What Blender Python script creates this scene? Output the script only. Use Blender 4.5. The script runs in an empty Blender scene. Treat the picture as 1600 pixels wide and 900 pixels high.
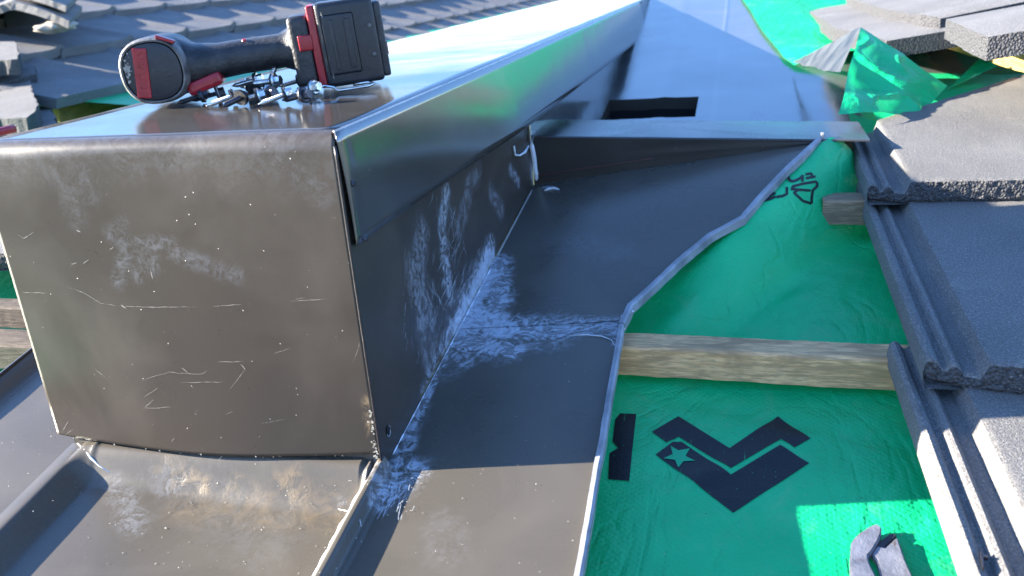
import bpy, bmesh, math, random
from mathutils import Vector, Matrix, noise
random.seed(7)
SC=bpy.context.scene
COL=SC.collection
# ------------------------------------------------------------------ camera
F=1334.6; YAW,PITCH,ROLL=.2811,-.3511,-.0808
CP=Vector((.2743,-.5366,.0922))
def cam_axes():
    cy,sy,cp,sp,cr,sr=math.cos(YAW),math.sin(YAW),math.cos(PITCH),math.sin(PITCH),math.cos(ROLL),math.sin(ROLL)
    f=Vector((-sy*cp,cy*cp,sp)); rt=Vector((cy,sy,0)); up=rt.cross(f)
    return cr*rt+sr*up, -sr*rt+cr*up, f
RX,RU,RF=cam_axes()
cam=bpy.data.cameras.new('camera'); co=bpy.data.objects.new('camera',cam); COL.objects.link(co)
M=Matrix.Identity(4)
for i in range(3):
    M[i][0]=RX[i]; M[i][1]=RU[i]; M[i][2]=-RF[i]; M[i][3]=CP[i]
co.matrix_world=M
cam.sensor_width=36; cam.lens=F/1600*36; cam.clip_start=.01; cam.clip_end=4000
cam.dof.use_dof=True; cam.dof.focus_distance=.78; cam.dof.aperture_fstop=9
SC.camera=co
# ------------------------------------------------------------------ sky and sun
SUN_AZ,SUN_EL=math.radians(10.5),math.radians(18.3)     # light travels towards +X, a little +Y
w=bpy.data.worlds.new('World'); SC.world=w; w.use_nodes=True
nt=w.node_tree; bg=nt.nodes['Background']
sky=nt.nodes.new('ShaderNodeTexSky'); sky.sky_type='NISHITA'; sky.sun_disc=False
sky.sun_elevation=SUN_EL; sky.sun_rotation=math.atan2(-math.cos(SUN_AZ),-math.sin(SUN_AZ))
sky.air_density=1.0; sky.dust_density=.3; sky.ozone_density=3.0
tc=nt.nodes.new('ShaderNodeTexCoord'); mp=nt.nodes.new('ShaderNodeMapping'); mp.inputs['Scale'].default_value=(1.3,1.3,5)
nz=nt.nodes.new('ShaderNodeTexNoise'); nz.inputs['Scale'].default_value=1.6; nz.inputs['Detail'].default_value=6
sx=nt.nodes.new('ShaderNodeSeparateXYZ'); nt.links.new(tc.outputs['Generated'],sx.inputs[0])
nt.links.new(tc.outputs['Generated'],mp.inputs[0]); nt.links.new(mp.outputs[0],nz.inputs[0])
el=nt.nodes.new('ShaderNodeMapRange'); el.inputs[1].default_value=.04; el.inputs[2].default_value=.11; el.inputs[3].default_value=.34; el.inputs[4].default_value=-.35
nt.links.new(sx.outputs[2],el.inputs[0])
ad=nt.nodes.new('ShaderNodeMath'); ad.operation='ADD'; nt.links.new(nz.outputs[0],ad.inputs[0]); nt.links.new(el.outputs[0],ad.inputs[1])
cr=nt.nodes.new('ShaderNodeMapRange'); cr.inputs[1].default_value=.60; cr.inputs[2].default_value=.74; nt.links.new(ad.outputs[0],cr.inputs[0])
mx=nt.nodes.new('ShaderNodeMix'); mx.data_type='RGBA'; mx.inputs['B'].default_value=(7,7.5,8.2,1)
tn=nt.nodes.new('ShaderNodeMix'); tn.data_type='RGBA'; tn.blend_type='MULTIPLY'; tn.inputs['Factor'].default_value=1; tn.inputs['B'].default_value=(.74,.93,1.20,1)
nt.links.new(sky.outputs[0],tn.inputs['A'])
tg=nt.nodes.new('ShaderNodeMapRange'); tg.inputs[1].default_value=0; tg.inputs[2].default_value=.38; nt.links.new(sx.outputs[2],tg.inputs[0])
tm=nt.nodes.new('ShaderNodeMix'); tm.data_type='RGBA'; tm.inputs['A'].default_value=(.22,.34,.60,1); tm.inputs['B'].default_value=(.80,.98,1.24,1)
nt.links.new(tg.outputs[0],tm.inputs['Factor']); nt.links.new(tm.outputs['Result'],tn.inputs['B'])
nt.links.new(cr.outputs[0],mx.inputs['Factor']); nt.links.new(tn.outputs['Result'],mx.inputs['A'])
nt.links.new(mx.outputs['Result'],bg.inputs[0]); bg.inputs[1].default_value=.09
sl=bpy.data.lights.new('sun','SUN'); sl.energy=5; sl.angle=math.radians(.5); sl.color=(1,.91,.77)
so=bpy.data.objects.new('sun',sl); COL.objects.link(so)
SD=Vector((math.cos(SUN_AZ)*math.cos(SUN_EL),math.sin(SUN_AZ)*math.cos(SUN_EL),-math.sin(SUN_EL)))
so.rotation_euler=SD.to_track_quat('-Z','Y').to_euler()
SC.view_settings.view_transform='Standard'; SC.view_settings.look='None'; SC.view_settings.gamma=1
SC.view_settings.use_curve_mapping=False; SC.view_settings.exposure=2.7
SC.render.resolution_x=1024; SC.render.resolution_y=576
# ------------------------------------------------------------------ helpers
def ray(u,v): return (RX*((u-800)/F)+RU*((450-v)/F)+RF).normalized()
def at(u,v,ax,val):                      # photo point on the plane  axis=value
    d=ray(u,v); i='xyz'.index(ax); t=(val-CP[i])/d[i]; return CP+d*t
def surf(u,v,zf,off=0):                  # photo point on a height field
    d=ray(u,v); t0=.15
    g=lambda t:(CP+d*t).z-zf((CP+d*t).x,(CP+d*t).y)-off
    t=t0
    while g(t)>0 and t<9: t0=t; t+=.01+.01*t
    a,b=t0,t
    for _ in range(30):
        m=(a+b)/2
        if g(m)>0: a=m
        else: b=m
    return CP+d*((a+b)/2)
def N(y): return -.2716+.167*y
def link(o,parent=None):
    COL.objects.link(o)
    if parent is not None: o.parent=parent
    return o
def mk(name,verts,faces,mat=None,parent=None,smooth=True,attrs=None):
    me=bpy.data.meshes.new(name); me.from_pydata([tuple(v) for v in verts],[],faces); me.update()
    if smooth:
        me.polygons.foreach_set('use_smooth',[True]*len(me.polygons))
    if mat: me.materials.append(mat)
    if attrs:
        for k,fn in attrs.items():
            a=me.attributes.new(k,'FLOAT','POINT')
            a.data.foreach_set('value',[fn(v.co) for v in me.vertices])
    o=bpy.data.objects.new(name,me); return link(o,parent)
def fromb(name,bm,mat,parent=None,smooth=False,ang=None):
    bmesh.ops.recalc_face_normals(bm,faces=bm.faces)
    me=bpy.data.meshes.new(name); bm.to_mesh(me); bm.free()
    if smooth: me.polygons.foreach_set('use_smooth',[True]*len(me.polygons))
    if ang: me.set_sharp_from_angle(angle=math.radians(ang))
    me.materials.append(mat); return link(bpy.data.objects.new(name,me),parent)
def tag(o,label,cat=None,group=None,kind=None):
    if label: o['label']=label
    if cat: o['category']=cat
    if group: o['group']=group
    o['kind']=kind or 'thing'
    return o
def empty(name,loc=(0,0,0)):
    o=bpy.data.objects.new(name,None); o.location=loc; o.empty_display_size=.02; return link(o)
def grid(name,fn,us,vs,mat,parent=None,attrs=None,skip=None,thick=None,flip=False):
    vv=[fn(a,b) for b in vs for a in us]; n=len(us); ff=[]
    for j in range(len(vs)-1):
        for i in range(n-1):
            if skip and skip((us[i]+us[i+1])/2,(vs[j]+vs[j+1])/2): continue
            f=(j*n+i,j*n+i+1,(j+1)*n+i+1,(j+1)*n+i); ff.append(f[::-1] if flip else f)
    o=mk(name,vv,ff,mat,parent,True,attrs)
    if thick:
        m=o.modifiers.new('s','SOLIDIFY'); m.thickness=thick; m.offset=-1
    return o
def sstep(a,b,t): t=max(0,min(1,(t-a)/(b-a))); return t*t*(3-2*t)
def lin(a,b,n): return [a+(b-a)*i/(n-1) for i in range(n)]
def boxb(bm,c,s,R=None,bev=0,seg=2):
    r=bmesh.ops.create_cube(bm,size=1); vs=r['verts']
    for v in vs:
        p=Vector((v.co.x*s[0],v.co.y*s[1],v.co.z*s[2])); 
        if R: p=R@p
        v.co=p+Vector(c)
    if bev:
        es=list({e for v in vs for e in v.link_edges})
        bmesh.ops.bevel(bm,geom=es,offset=bev,segments=seg,affect='EDGES',profile=.6)
def ribbon(vv,ff,pts,wd,nrm,ends=.15):   # flat stroke with tapering ends laid on a surface
    base=len(vv); n=len(pts)
    for i,p in enumerate(pts):
        d=(pts[min(i+1,n-1)]-pts[max(i-1,0)]); 
        if d.length<1e-9: d=Vector((1,0,0))
        s=d.normalized().cross(nrm).normalized()
        t=i/(n-1); k=max(ends,min(1,4*min(t,1-t)+ends)) ; k=min(k,1)
        vv.append(p+s*wd*.5*k); vv.append(p-s*wd*.5*k)
    for i in range(n-1):
        a=base+2*i; ff.append((a,a+1,a+3,a+2))
def tube(name,pts,r,mat,parent=None,segs=8,rf=None):
    vv=[];ff=[];n=len(pts); up=Vector((0,0,1))
    for i,p in enumerate(pts):
        d=(pts[min(i+1,n-1)]-pts[max(i-1,0)]).normalized()
        a=d.cross(up); a=a.normalized() if a.length>.05 else d.cross(Vector((0,1,0))).normalized(); b=d.cross(a)
        rr=r*(rf(i/(n-1)) if rf else 1)
        for k in range(segs):
            t=2*math.pi*k/segs; vv.append(p+a*math.cos(t)*rr+b*math.sin(t)*rr)
    for i in range(n-1):
        for k in range(segs):
            ff.append((i*segs+k,i*segs+(k+1)%segs,(i+1)*segs+(k+1)%segs,(i+1)*segs+k))
    ff.append(tuple(range(segs))[::-1]); ff.append(tuple((n-1)*segs+k for k in range(segs)))
    return mk(name,vv,ff,mat,parent)
def nz3(p,s=1,o=0): return noise.noise(Vector((p[0]*s+o,p[1]*s-o,p[2]*s+2*o)))
# ------------------------------------------------------------------ materials
class MT:
    def __init__(s,name):
        s.m=bpy.data.materials.new(name); s.m.use_nodes=True; s.t=s.m.node_tree; s.p=s.t.nodes['Principled BSDF']; s.tc=s.n('ShaderNodeTexCoord').outputs['Object']
    def n(s,k,**kw):
        x=s.t.nodes.new(k)
        for a,b in kw.items(): setattr(x,a,b)
        return x
    def l(s,a,b): s.t.links.new(a,b)
    def noise(s,sc,det=4,dist=0,stretch=None,rough=.5):
        x=s.n('ShaderNodeTexNoise'); x.inputs['Scale'].default_value=sc; x.inputs['Detail'].default_value=det; x.inputs['Distortion'].default_value=dist; x.inputs['Roughness'].default_value=rough
        if stretch:
            m=s.n('ShaderNodeMapping'); m.inputs['Scale'].default_value=stretch; s.l(s.tc,m.inputs[0]); s.l(m.outputs[0],x.inputs[0])
        else: s.l(s.tc,x.inputs[0])
        return x.outputs[0]
    def rng(s,v,a,b,c=0,d=1):
        x=s.n('ShaderNodeMapRange'); x.inputs[1].default_value=a; x.inputs[2].default_value=b; x.inputs[3].default_value=c; x.inputs[4].default_value=d; s.l(v,x.inputs[0]); return x.outputs[0]
    def math(s,op,a,b=None):
        x=s.n('ShaderNodeMath',operation=op)
        for i,v in enumerate((a,b)):
            if v is None: continue
            if isinstance(v,(int,float)): x.inputs[i].default_value=v
            else: s.l(v,x.inputs[i])
        return x.outputs[0]
    def mix(s,f,a,b):
        x=s.n('ShaderNodeMix',data_type='RGBA')
        for k,v in (('Factor',f),('A',a),('B',b)):
            if isinstance(v,(int,float)): x.inputs[k].default_value=v
            elif isinstance(v,tuple): x.inputs[k].default_value=(*v,1)
            else: s.l(v,x.inputs[k])
        return x.outputs['Result']
    def vor(s,sc,feat='F1',rand=1):
        x=s.n('ShaderNodeTexVoronoi',feature=feat); x.inputs['Scale'].default_value=sc; x.inputs['Randomness'].default_value=rand; s.l(s.tc,x.inputs[0]); return x
    def attr(s,nm):
        x=s.n('ShaderNodeAttribute',attribute_name=nm); return x.outputs['Fac']
    def bump(s,h,st,dist=.001,prev=None):
        x=s.n('ShaderNodeBump'); x.inputs['Strength'].default_value=st; x.inputs['Distance'].default_value=dist; s.l(h,x.inputs['Height'])
        if prev is not None: s.l(prev,x.inputs['Normal'])
        return x.outputs[0]
    def out(s,col=None,rough=None,norm=None,**kw):
        for k,v in (('Base Color',col),('Roughness',rough),('Normal',norm)):
            if v is None: continue
            if isinstance(v,(int,float)): s.p.inputs[k].default_value=v
            elif isinstance(v,tuple): s.p.inputs[k].default_value=(*v,1)
            else: s.l(v,s.p.inputs[k])
        for k,v in kw.items(): s.p.inputs[k.replace('_',' ')].default_value=v
        return s.m
def speck(m,sc,thr,keep):        # small scattered flecks
    v=m.vor(sc); d=m.rng(v.outputs['Distance'],thr,thr*.6)
    g=m.n('ShaderNodeSeparateColor'); m.l(v.outputs['Color'],g.inputs[0]); k=m.math('GREATER_THAN',g.outputs[0],keep)
    return m.math('MULTIPLY',d,k)
def metal(name,base=(.050,.045,.039),r0=.27,r1=.42,spec=.55,ripple=.0):
    m=MT(name)
    cloud=m.noise(9,6,.6); haze=m.rng(cloud,.45,.72)
    fine=m.noise(70,5,1.5); 
    col=m.mix(m.math('MULTIPLY',haze,.28),base,tuple(c*2.0 for c in base))
    sm=m.attr('smear'); dirt=m.attr('dirt')
    sw=m.noise(38,7,3.2,rough=.62); lines=m.rng(sw,.47,.56)
    sw2=m.noise(150,4,2.5); 
    k=m.math('MULTIPLY',sm,m.math('ADD',m.math('MULTIPLY',lines,m.rng(sm,.1,.55,.3,.75)),m.math('MULTIPLY',m.rng(sw2,.4,.65),.35)))
    heavy=m.rng(sm,.75,1.0); k=m.math('MINIMUM',m.math('MAXIMUM',k,m.math('MULTIPLY',heavy,m.rng(m.noise(75,6,2,rough=.7),.35,.6,.35,.95))),1.0)
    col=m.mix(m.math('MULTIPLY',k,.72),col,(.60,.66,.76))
    dn=m.math('MULTIPLY',dirt,m.rng(m.noise(55,8,.8,rough=.7),.42,.60))
    col=m.mix(m.math('MULTIPLY',dn,.75),col,(.27,.185,.095))
    sp=m.math('MAXIMUM',speck(m,260,.13,.965),speck(m,110,.05,.95))
    col=m.mix(sp,col,(.38,.36,.32))
    rough=m.rng(m.math('ADD',m.math('MULTIPLY',haze,.6),m.math('MULTIPLY',fine,.4)),.1,.8,r0,r1)
    rough=m.math('ADD',rough,m.math('MULTIPLY',k,.2))
    rough=m.math('ADD',rough,m.math('MULTIPLY',dn,.3))
    b=m.bump(m.noise(4,2,0),.5,.004+ripple)
    b=m.bump(fine,.05,.0006,b); b=m.bump(k,.35,.0008,b); b=m.bump(m.math('MAXIMUM',sp,dn),.5,.0006,b)
    return m.out(col,rough,b,Specular_IOR_Level=min(spec,1),IOR=1.5 if spec<=1 else (1.85 if spec<1.4 else 2.3))
M_BOX=metal('dark_coated_steel',base=(.046,.037,.029),spec=.42)
M_TRAY=metal('dark_coated_steel_tray',base=(.078,.069,.056),r0=.25,r1=.38,spec=.27)
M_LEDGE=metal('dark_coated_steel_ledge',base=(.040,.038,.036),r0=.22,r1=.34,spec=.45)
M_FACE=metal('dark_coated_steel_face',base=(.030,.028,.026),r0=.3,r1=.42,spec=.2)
M_TOP=metal('dark_coated_steel_cap',r0=.09,r1=.20,spec=.75)
M_FLG=metal('dark_coated_steel_flange',r0=.16,r1=.22,spec=1.2)
M_GUT=metal('dark_coated_steel_gutter',base=(.07,.075,.075),r0=.16,r1=.28,spec=1.5,ripple=.004)
def simple(name,col,r=.5,metal_=0,bump=0,bs=300,var=.0,spec=.5):
    m=MT(name); c=col
    if var: c=m.mix(m.rng(m.noise(bs*.3,5,.3),.3,.7),tuple(x*(1-var) for x in col),tuple(min(1,x*(1+var)) for x in col))
    nb=m.bump(m.noise(bs,4),bump,.001) if bump else None
    return m.out(c,r,nb,Metallic=metal_,Specular_IOR_Level=spec)
def green(name,base=(.0,.47,.19)):
    m=MT(name)
    big=m.noise(5,5,.8); c=m.mix(m.rng(big,.35,.7),tuple(x*.82 for x in base),(base[0]+.01,base[1]*1.12,base[2]*1.12))
    dust=m.math('MULTIPLY',m.rng(m.noise(14,8,1.2,rough=.7),.55,.75),.22); c=m.mix(dust,c,(.30,.36,.26))
    sp=speck(m,200,.12,.95); c=m.mix(m.math('MULTIPLY',sp,.7),c,(.38,.42,.22))
    sp2=speck(m,60,.05,.93); c=m.mix(sp2,c,(.03,.04,.03))
    wv=m.n('ShaderNodeTexWave',wave_type='BANDS',bands_direction='DIAGONAL'); wv.inputs['Scale'].default_value=95; m.l(m.tc,wv.inputs[0])
    mp=m.n('ShaderNodeMapping'); mp.inputs['Scale'].default_value=(-1,1,1); m.l(m.tc,mp.inputs[0])
    wv2=m.n('ShaderNodeTexWave',wave_type='BANDS',bands_direction='DIAGONAL'); wv2.inputs['Scale'].default_value=95; m.l(mp.outputs[0],wv2.inputs[0])
    weave=m.math('MAXIMUM',wv.outputs['Fac'],wv2.outputs['Fac'])
    cw=m.math('ABSOLUTE',m.math('SUBTRACT',m.noise(11,3,1.2,stretch=(1,.5,1)),.5)); cr_=m.rng(cw,.0,.035); b=m.bump(weave,.26,.0009); b=m.bump(cr_,.35,.0020,b); cw2=m.math('ABSOLUTE',m.math('SUBTRACT',m.noise(22,2,.8,stretch=(.5,1,1)),.47)); b=m.bump(m.rng(cw2,0,.03),.22,.0015,b); b=m.bump(m.noise(38,5,.6),.38,.003,b); b=m.bump(m.noise(16,5,1.6,stretch=(1,.35,1)),.35,.010,b); b=m.bump(m.noise(420,3),.35,.0012,b)
    mat=m.out(c,.42,b,Specular_IOR_Level=.45)
    tr=m.n('ShaderNodeBsdfTranslucent'); tr.inputs[0].default_value=(.01,.5,.2,1)
    ms=m.n('ShaderNodeMixShader'); ms.inputs[0].default_value=.22
    o=m.t.nodes['Material Output']; m.l(m.p.outputs[0],ms.inputs[1]); m.l(tr.outputs[0],ms.inputs[2]); m.l(ms.outputs[0],o.inputs[0])
    return mat
M_GRN=green('green_sarking')
def ink():
    m=MT('black_print'); st=m.noise(60,6,.2,stretch=(9,.5,1),rough=.75); k=m.math('MULTIPLY',m.rng(st,.60,.66),m.rng(m.noise(30,4),.48,.6))
    pin=speck(m,330,.18,.93); k=m.math('MAXIMUM',m.math('MULTIPLY',k,.8),pin)
    b=m.bump(m.noise(38,5,.6),.30,.003); b=m.bump(m.noise(420,3),.35,.0012,b)
    return m.out(m.mix(k,(.007,.008,.010),(.02,.30,.12)),.42,b,Specular_IOR_Level=.35)
M_INK=ink()
M_UND=simple('grey_sarking_underside',(.045,.043,.040),.4,bump=1,bs=90,var=.7,spec=.5)
def concrete(name,base=(.190,.182,.172)):
    m=MT(name); c=m.mix(m.rng(m.noise(7,6,.5),.35,.68),tuple(x*.80 for x in base),tuple(x*1.22 for x in base))
    g=m.noise(620,3,rough=.75); c=m.mix(m.rng(g,.34,.60),tuple(x*.40 for x in base),c); c=m.mix(m.rng(m.noise(480,2,rough=.6),.56,.70,0,.55),c,tuple(x*1.9 for x in base)); c=m.mix(m.rng(m.noise(60,6,.5,rough=.7),.5,.75,0,.35),c,tuple(x*.62 for x in base))
    sp=speck(m,420,.22,.93); c=m.mix(m.math('MULTIPLY',sp,.75),c,(.36,.35,.33))
    d=m.math('MULTIPLY',m.rng(m.noise(24,7,1,rough=.7),.6,.74),.30); c=m.mix(d,c,(.36,.33,.28))
    b=m.bump(g,.8,.0016); b=m.bump(m.noise(230,5,rough=.65),.45,.002,b); b=m.bump(m.noise(1500,2),.4,.0006,b)
    return m.out(c,.82,b,Specular_IOR_Level=.35)
M_TILE=concrete('concrete_tile')
M_TILE2=concrete('concrete_tile_far',(.19,.185,.18))
def aggregate():
    m=MT('rough_concrete_edge'); v=m.vor(330); c=m.mix(v.outputs['Distance'],(.10,.10,.105),(.025,.025,.028))
    sp=speck(m,300,.3,.9); c=m.mix(m.math('MULTIPLY',sp,.6),c,(.3,.29,.27))
    b=m.bump(v.outputs['Distance'],1.0,-.0035); b=m.bump(m.noise(700,4),.5,.001,b)
    return m.out(c,.85,b)
M_AGG=aggregate()
def timber(name,base,dark):
    m=MT(name); g=m.noise(60,7,.4,stretch=(.5,6,6),rough=.7); c=m.mix(m.rng(g,.35,.68),base,dark)
    st=m.math('MULTIPLY',m.rng(m.noise(14,6,1.2,stretch=(1,3,3)),.52,.68),.75); c=m.mix(st,c,tuple(x*.28 for x in base))
    f=m.noise(260,5,.2,stretch=(.25,1.6,1.6)); c=m.mix(m.rng(f,.48,.66,0,.8),c,tuple(x*.45 for x in base))
    h=m.noise(420,4,.1,stretch=(.05,1,1),rough=.8); c=m.mix(m.rng(h,.5,.62,0,.75),c,tuple(x*.42 for x in base))
    kn=m.vor(9); c=m.mix(m.rng(kn.outputs['Distance'],.10,.05),c,tuple(x*.22 for x in base))
    b=m.bump(g,.5,.0015); b=m.bump(f,.6,.001,b); b=m.bump(h,.6,.0006,b); return m.out(c,.8,b,Specular_IOR_Level=.25)
M_WOOD=timber('weathered_pine',(.92,.55,.27),(.52,.28,.12))
M_WOODG=timber('grey_timber',(.13,.10,.075),(.06,.048,.04))
M_WOODY=timber('new_pine',(.52,.34,.11),(.40,.25,.07))
M_SEAL=simple('sealant',(.62,.66,.70),.32,bump=.6,bs=160,var=.15)
def sheer(name,col=(.62,.68,.76),a=.45,r=.4):
    m=MT(name); m.out(col,r); t=m.n('ShaderNodeBsdfTransparent'); x=m.n('ShaderNodeMixShader')
    f=m.math('MULTIPLY',m.rng(m.noise(180,4),.35,.6,.35,1),a); m.l(f,x.inputs[0]); m.l(t.outputs[0],x.inputs[1]); m.l(m.p.outputs[0],x.inputs[2]); m.l(x.outputs[0],m.t.nodes['Material Output'].inputs[0]); return m.m
M_SCR=sheer('scratch',(.50,.47,.41),.75,.6)
M_EDGE=simple('cut_steel_edge',(.42,.43,.45),.35,.3,.3,200,.2)
M_DARK=simple('void',(.002,.002,.003),.9)
M_RUB=simple('black_rubber',(.012,.012,.013),.45,bump=.3,bs=400)
M_PLB=simple('black_plastic',(.014,.015,.018),.38,bump=.35,bs=500,var=.3)
M_PLG=simple('scuffed_rubber_grip',(.020,.020,.021),.45,bump=.7,bs=350,var=.6)
M_RIM=simple('scuffed_rubber_rim',(.10,.095,.085),.5,bump=.9,bs=260,var=.7)
M_RED=simple('red_plastic',(.30,.010,.018),.33,bump=.3,bs=300,var=.15)
M_LBL=simple('pale_label',(.40,.46,.48),.4,bump=.2,bs=60,var=.3)
M_STEEL=simple('zinc_plated_steel',(.62,.62,.60),.24,1,.4,350,.2)
M_STEELD=simple('dark_steel',(.055,.055,.065),.35,.7,.3,350,.3)
def worn():
    m=MT('worn_tool_steel'); c=m.mix(m.rng(m.noise(45,6,.6),.4,.65),(.16,.17,.20),(.30,.30,.33))
    r=m.math('MULTIPLY',m.rng(m.noise(90,7,1,rough=.7),.55,.68),.8); c=m.mix(r,c,(.16,.075,.035))
    b=m.bump(m.noise(300,5,1),.6,.0008); return m.out(c,.42,b,Metallic=.55)
M_TOOL=worn()
M_MORT=simple('mortar',(.34,.31,.26),.9,bump=1,bs=160,var=.3)
# ------------------------------------------------------------------ setting
gnd=mk('ground',[(-900,-900,-3.2),(900,-900,-3.2),(900,900,-3.2),(-900,900,-3.2)],[(0,1,2,3)],simple('grass_ground',(.06,.09,.04),.9,bump=.5,bs=3,var=.3),None,False)
tag(gnd,'green ground far below the roof','ground',kind='structure')
dk=mk('roof_deck',[(-6,-5,N(-5)-.09),(6,-5,N(-5)-.09),(6,-.46,N(-.46)-.09),(-6,-.46,N(-.46)-.09)],[(0,1,2,3)],simple('dark_roofing',(.035,.035,.038),.8,bump=.6,bs=40,var=.3),None,False)
tag(dk,'dark lower roof slope behind the viewpoint','roof',kind='structure')
# smear marks of silicone: capsules in 3-D  (a,b,radius,strength)
SM=[]
def X0(u,v): return at(u,v,'x',0)
def NY(x,y): return N(y)
def TR(u,v): return surf(u,v,lambda x,y:N(y))
def sm(a,b,r,s): SM.append((a,b,r,s))
for a,b,r,s in [((768,400),(735,480),.021,1.0),((760,425),(718,515),.019,1.0),((700,300),(695,345),.011,.6),((692,350),(705,460),.011,.6),
                ((660,370),(655,420),.018,.36),((650,420),(680,570),.020,.38),((770,300),(785,330),.012,.35),((800,265),(812,285),.008,.5),
                ((830,215),(833,285),.0045,1.0),((735,300),(720,360),.012,.3),((700,520),(650,640),.006,.5),((750,270),(735,290),.012,.3)]:
    sm(X0(*a),X0(*b),r,s)
for a,b,r,s in [((728,490),(790,515),.024,1.0),((790,512),(880,515),.020,.82),((880,512),(970,510),.015,.7),((775,410),(775,480),.018,.85),((740,540),(860,535),.016,.45),((712,530),(790,548),.020,.85),((700,545),(730,565),.012,.6),((965,500),(962,540),.004,.8),
                ((600,745),(650,640),.012,.6),((608,770),(640,735),.016,.7),((590,790),(640,690),.008,.6),((865,380),(960,400),.025,.12),((690,820),(700,860),.016,.08),((850,295),(870,297),.004,.9),
                ((715,520),(640,680),.003,.8)]:
    sm(TR(*a),TR(*b),r,s)
ap=lambda x,y:N(y)-.02
for a,b,r,s in [((135,700),(160,725),.012,.8),((185,760),(215,830),.012,.22),((575,765),(560,860),.005,.95),((565,850),(535,900),.005,.9),((175,790),(195,810),.004,.7),((540,780),(590,760),.010,.5),((300,770),(420,840),.03,.07),((230,730),(280,760),.016,.25),((150,700),(190,745),.008,.7)]:
    sm(surf(*a,ap),surf(*b,ap),r,s)
sm(Vector((-.009,-.028,-.287)),Vector((-.009,-.30,-.330)),.0085,1.0)
def smear(p):
    k=0
    for a,b,r,s in SM:
        if abs(p.y-(a.y+b.y)/2)>.2: continue
        ab=b-a; t=max(0,min(1,(p-a).dot(ab)/(ab.length_squared+1e-12))); d=(p-(a+ab*t)).length
        q=d/r
        if q<1.8: 
            q+=.35*nz3(p,90)+.2*nz3(p,260,3)
            k=max(k,s*max(0,min(1,1.7-1.25*q)))
    return k
DI=[]
for a,b,r,s in [((160,700),(330,760),.016,.8),((300,757),(590,752),.014,1.0),((440,740),(480,760),.02,1),((540,735),(590,755),.015,.9),((300,790),(560,800),.02,.25)]:
    DI.append((surf(*a,ap),surf(*b,ap),r,s))
for x0,z0,x1,z1,r,s in [(0,-.26,-.002,-.21,.006,.9)]: DI.append((Vector((x0,0,z0)),Vector((x1,0,z1)),r,s))
def dirt(p):
    k=0
    for a,b,r,s in DI:
        ab=b-a; t=max(0,min(1,(p-a).dot(ab)/(ab.length_squared+1e-12))); q=(p-(a+ab*t)).length/r
        if q<1.8: k=max(k,s*max(0,min(1,1.6-1.1*q+.4*nz3(p,60))))
    return k
AT={'smear':smear,'dirt':dirt}
# ------------------------------------------------------------------ metal parapet cap
box=tag(empty('roof_capping',(-.15,.3,0)),'big dark grey folded metal box with scratched front face, under the drill','roof capping')
def child(o,p):                           # parent while keeping world coordinates
    if o.name.split('.')[0] in ('scratch_marks','chipped_paint','brushed_sealant','dust_flecks','grit'): o['kind']='stuff'
    o.parent=p; o.matrix_parent_inverse=Matrix.Translation(p.location).inverted(); return o
XL=-.309; R=.011
def front(a,s):       # a across 0..1, s arc down
    x=XL+(0-XL)*a
    bul=math.sin(math.pi*a)
    if s<1:
        t=s*math.pi/2; y=R-R*math.sin(t); z=-R+R*math.cos(t)
    else:
        z=-R-(s-1)*(.2545+.004*math.sin(math.pi*min(1,a*1.0))**.8-R+ (1-a)*.004); y=-.011*bul*(s-1)**2.5+.0012*nz3((x,z,0),9)
    return Vector((x,y,z))
ss=[i/6 for i in range(6)]+lin(1,2,90)
fp=grid('front_panel',front,lin(0,1,120),ss,M_BOX,None,AT,thick=.0012,flip=True); child(fp,box)
tp=grid('top_sheet',lambda a,b:Vector((XL+(0-XL)*a,b,.0008*nz3((a*.3,b,0),6))if b>.03 else Vector((XL+(0-XL)*a,b,0)) ),lin(0,1,20),[R,.02,.03]+lin(.05,1,40)+lin(1.05,4.5,40),M_TOP,None,None,thick=.001); child(tp,box)
# flange of the cap, flaring out a little towards its drip edge
def flg(a,b):          # a along y, b down 0..1
    y=.0015+a*1.835; H=.083
    x=.0008+(.002+.0135*sstep(.03,.5,y))*b+.0012*math.sin(b*math.pi)*(1 if a>.0 else 1)+.0008*nz3((y,b*.1,0),5)*b
    if y<.02: x+= .0010*math.sin((y-.0015)/.0185*math.pi)
    return Vector((x,y+ (.004*b if a==0 else 0),-.0006-H*b))
fl=grid('cap_flange',flg,[0]+lin(.003,.02,6)+lin(.03,1,70),lin(0,1,12),M_FLG,None,None,thick=.001); child(fl,box)
tube_e=tube('flange_hem',[flg(a,0)+Vector((.0,0,.0004)) for a in lin(0,1,60)],.0009,M_EDGE); child(tube_e,box)
dr=tube('drip_edge',[flg(a,1)+Vector((.0002,0,0)) for a in lin(0,1,60)],.0008,M_BOX); child(dr,box)
# side wall under the flange
def zc(y):             # bottom of the wall: crease with trays and gutter floor
    return N(y) if y<.566 else -.17+.155*(y-1.02)
sw=grid('side_wall',lambda y,b:Vector((-.0015+.001*nz3((y,b,0),7),y,-.001+(zc(y)-.004+.001)*b)),lin(0.0012,.565,150),lin(0,1,90),M_BOX,None,AT,flip=False); child(sw,box)
sw2=grid('rear_side_wall',lambda y,b:Vector((-.0015+.0015*nz3((y,b*.3,0),4),y,-.001+(zc(y)-.004)*b)),lin(.566,4.4,60),lin(0,1,12),M_GUT,None,AT); child(sw2,box)
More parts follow.
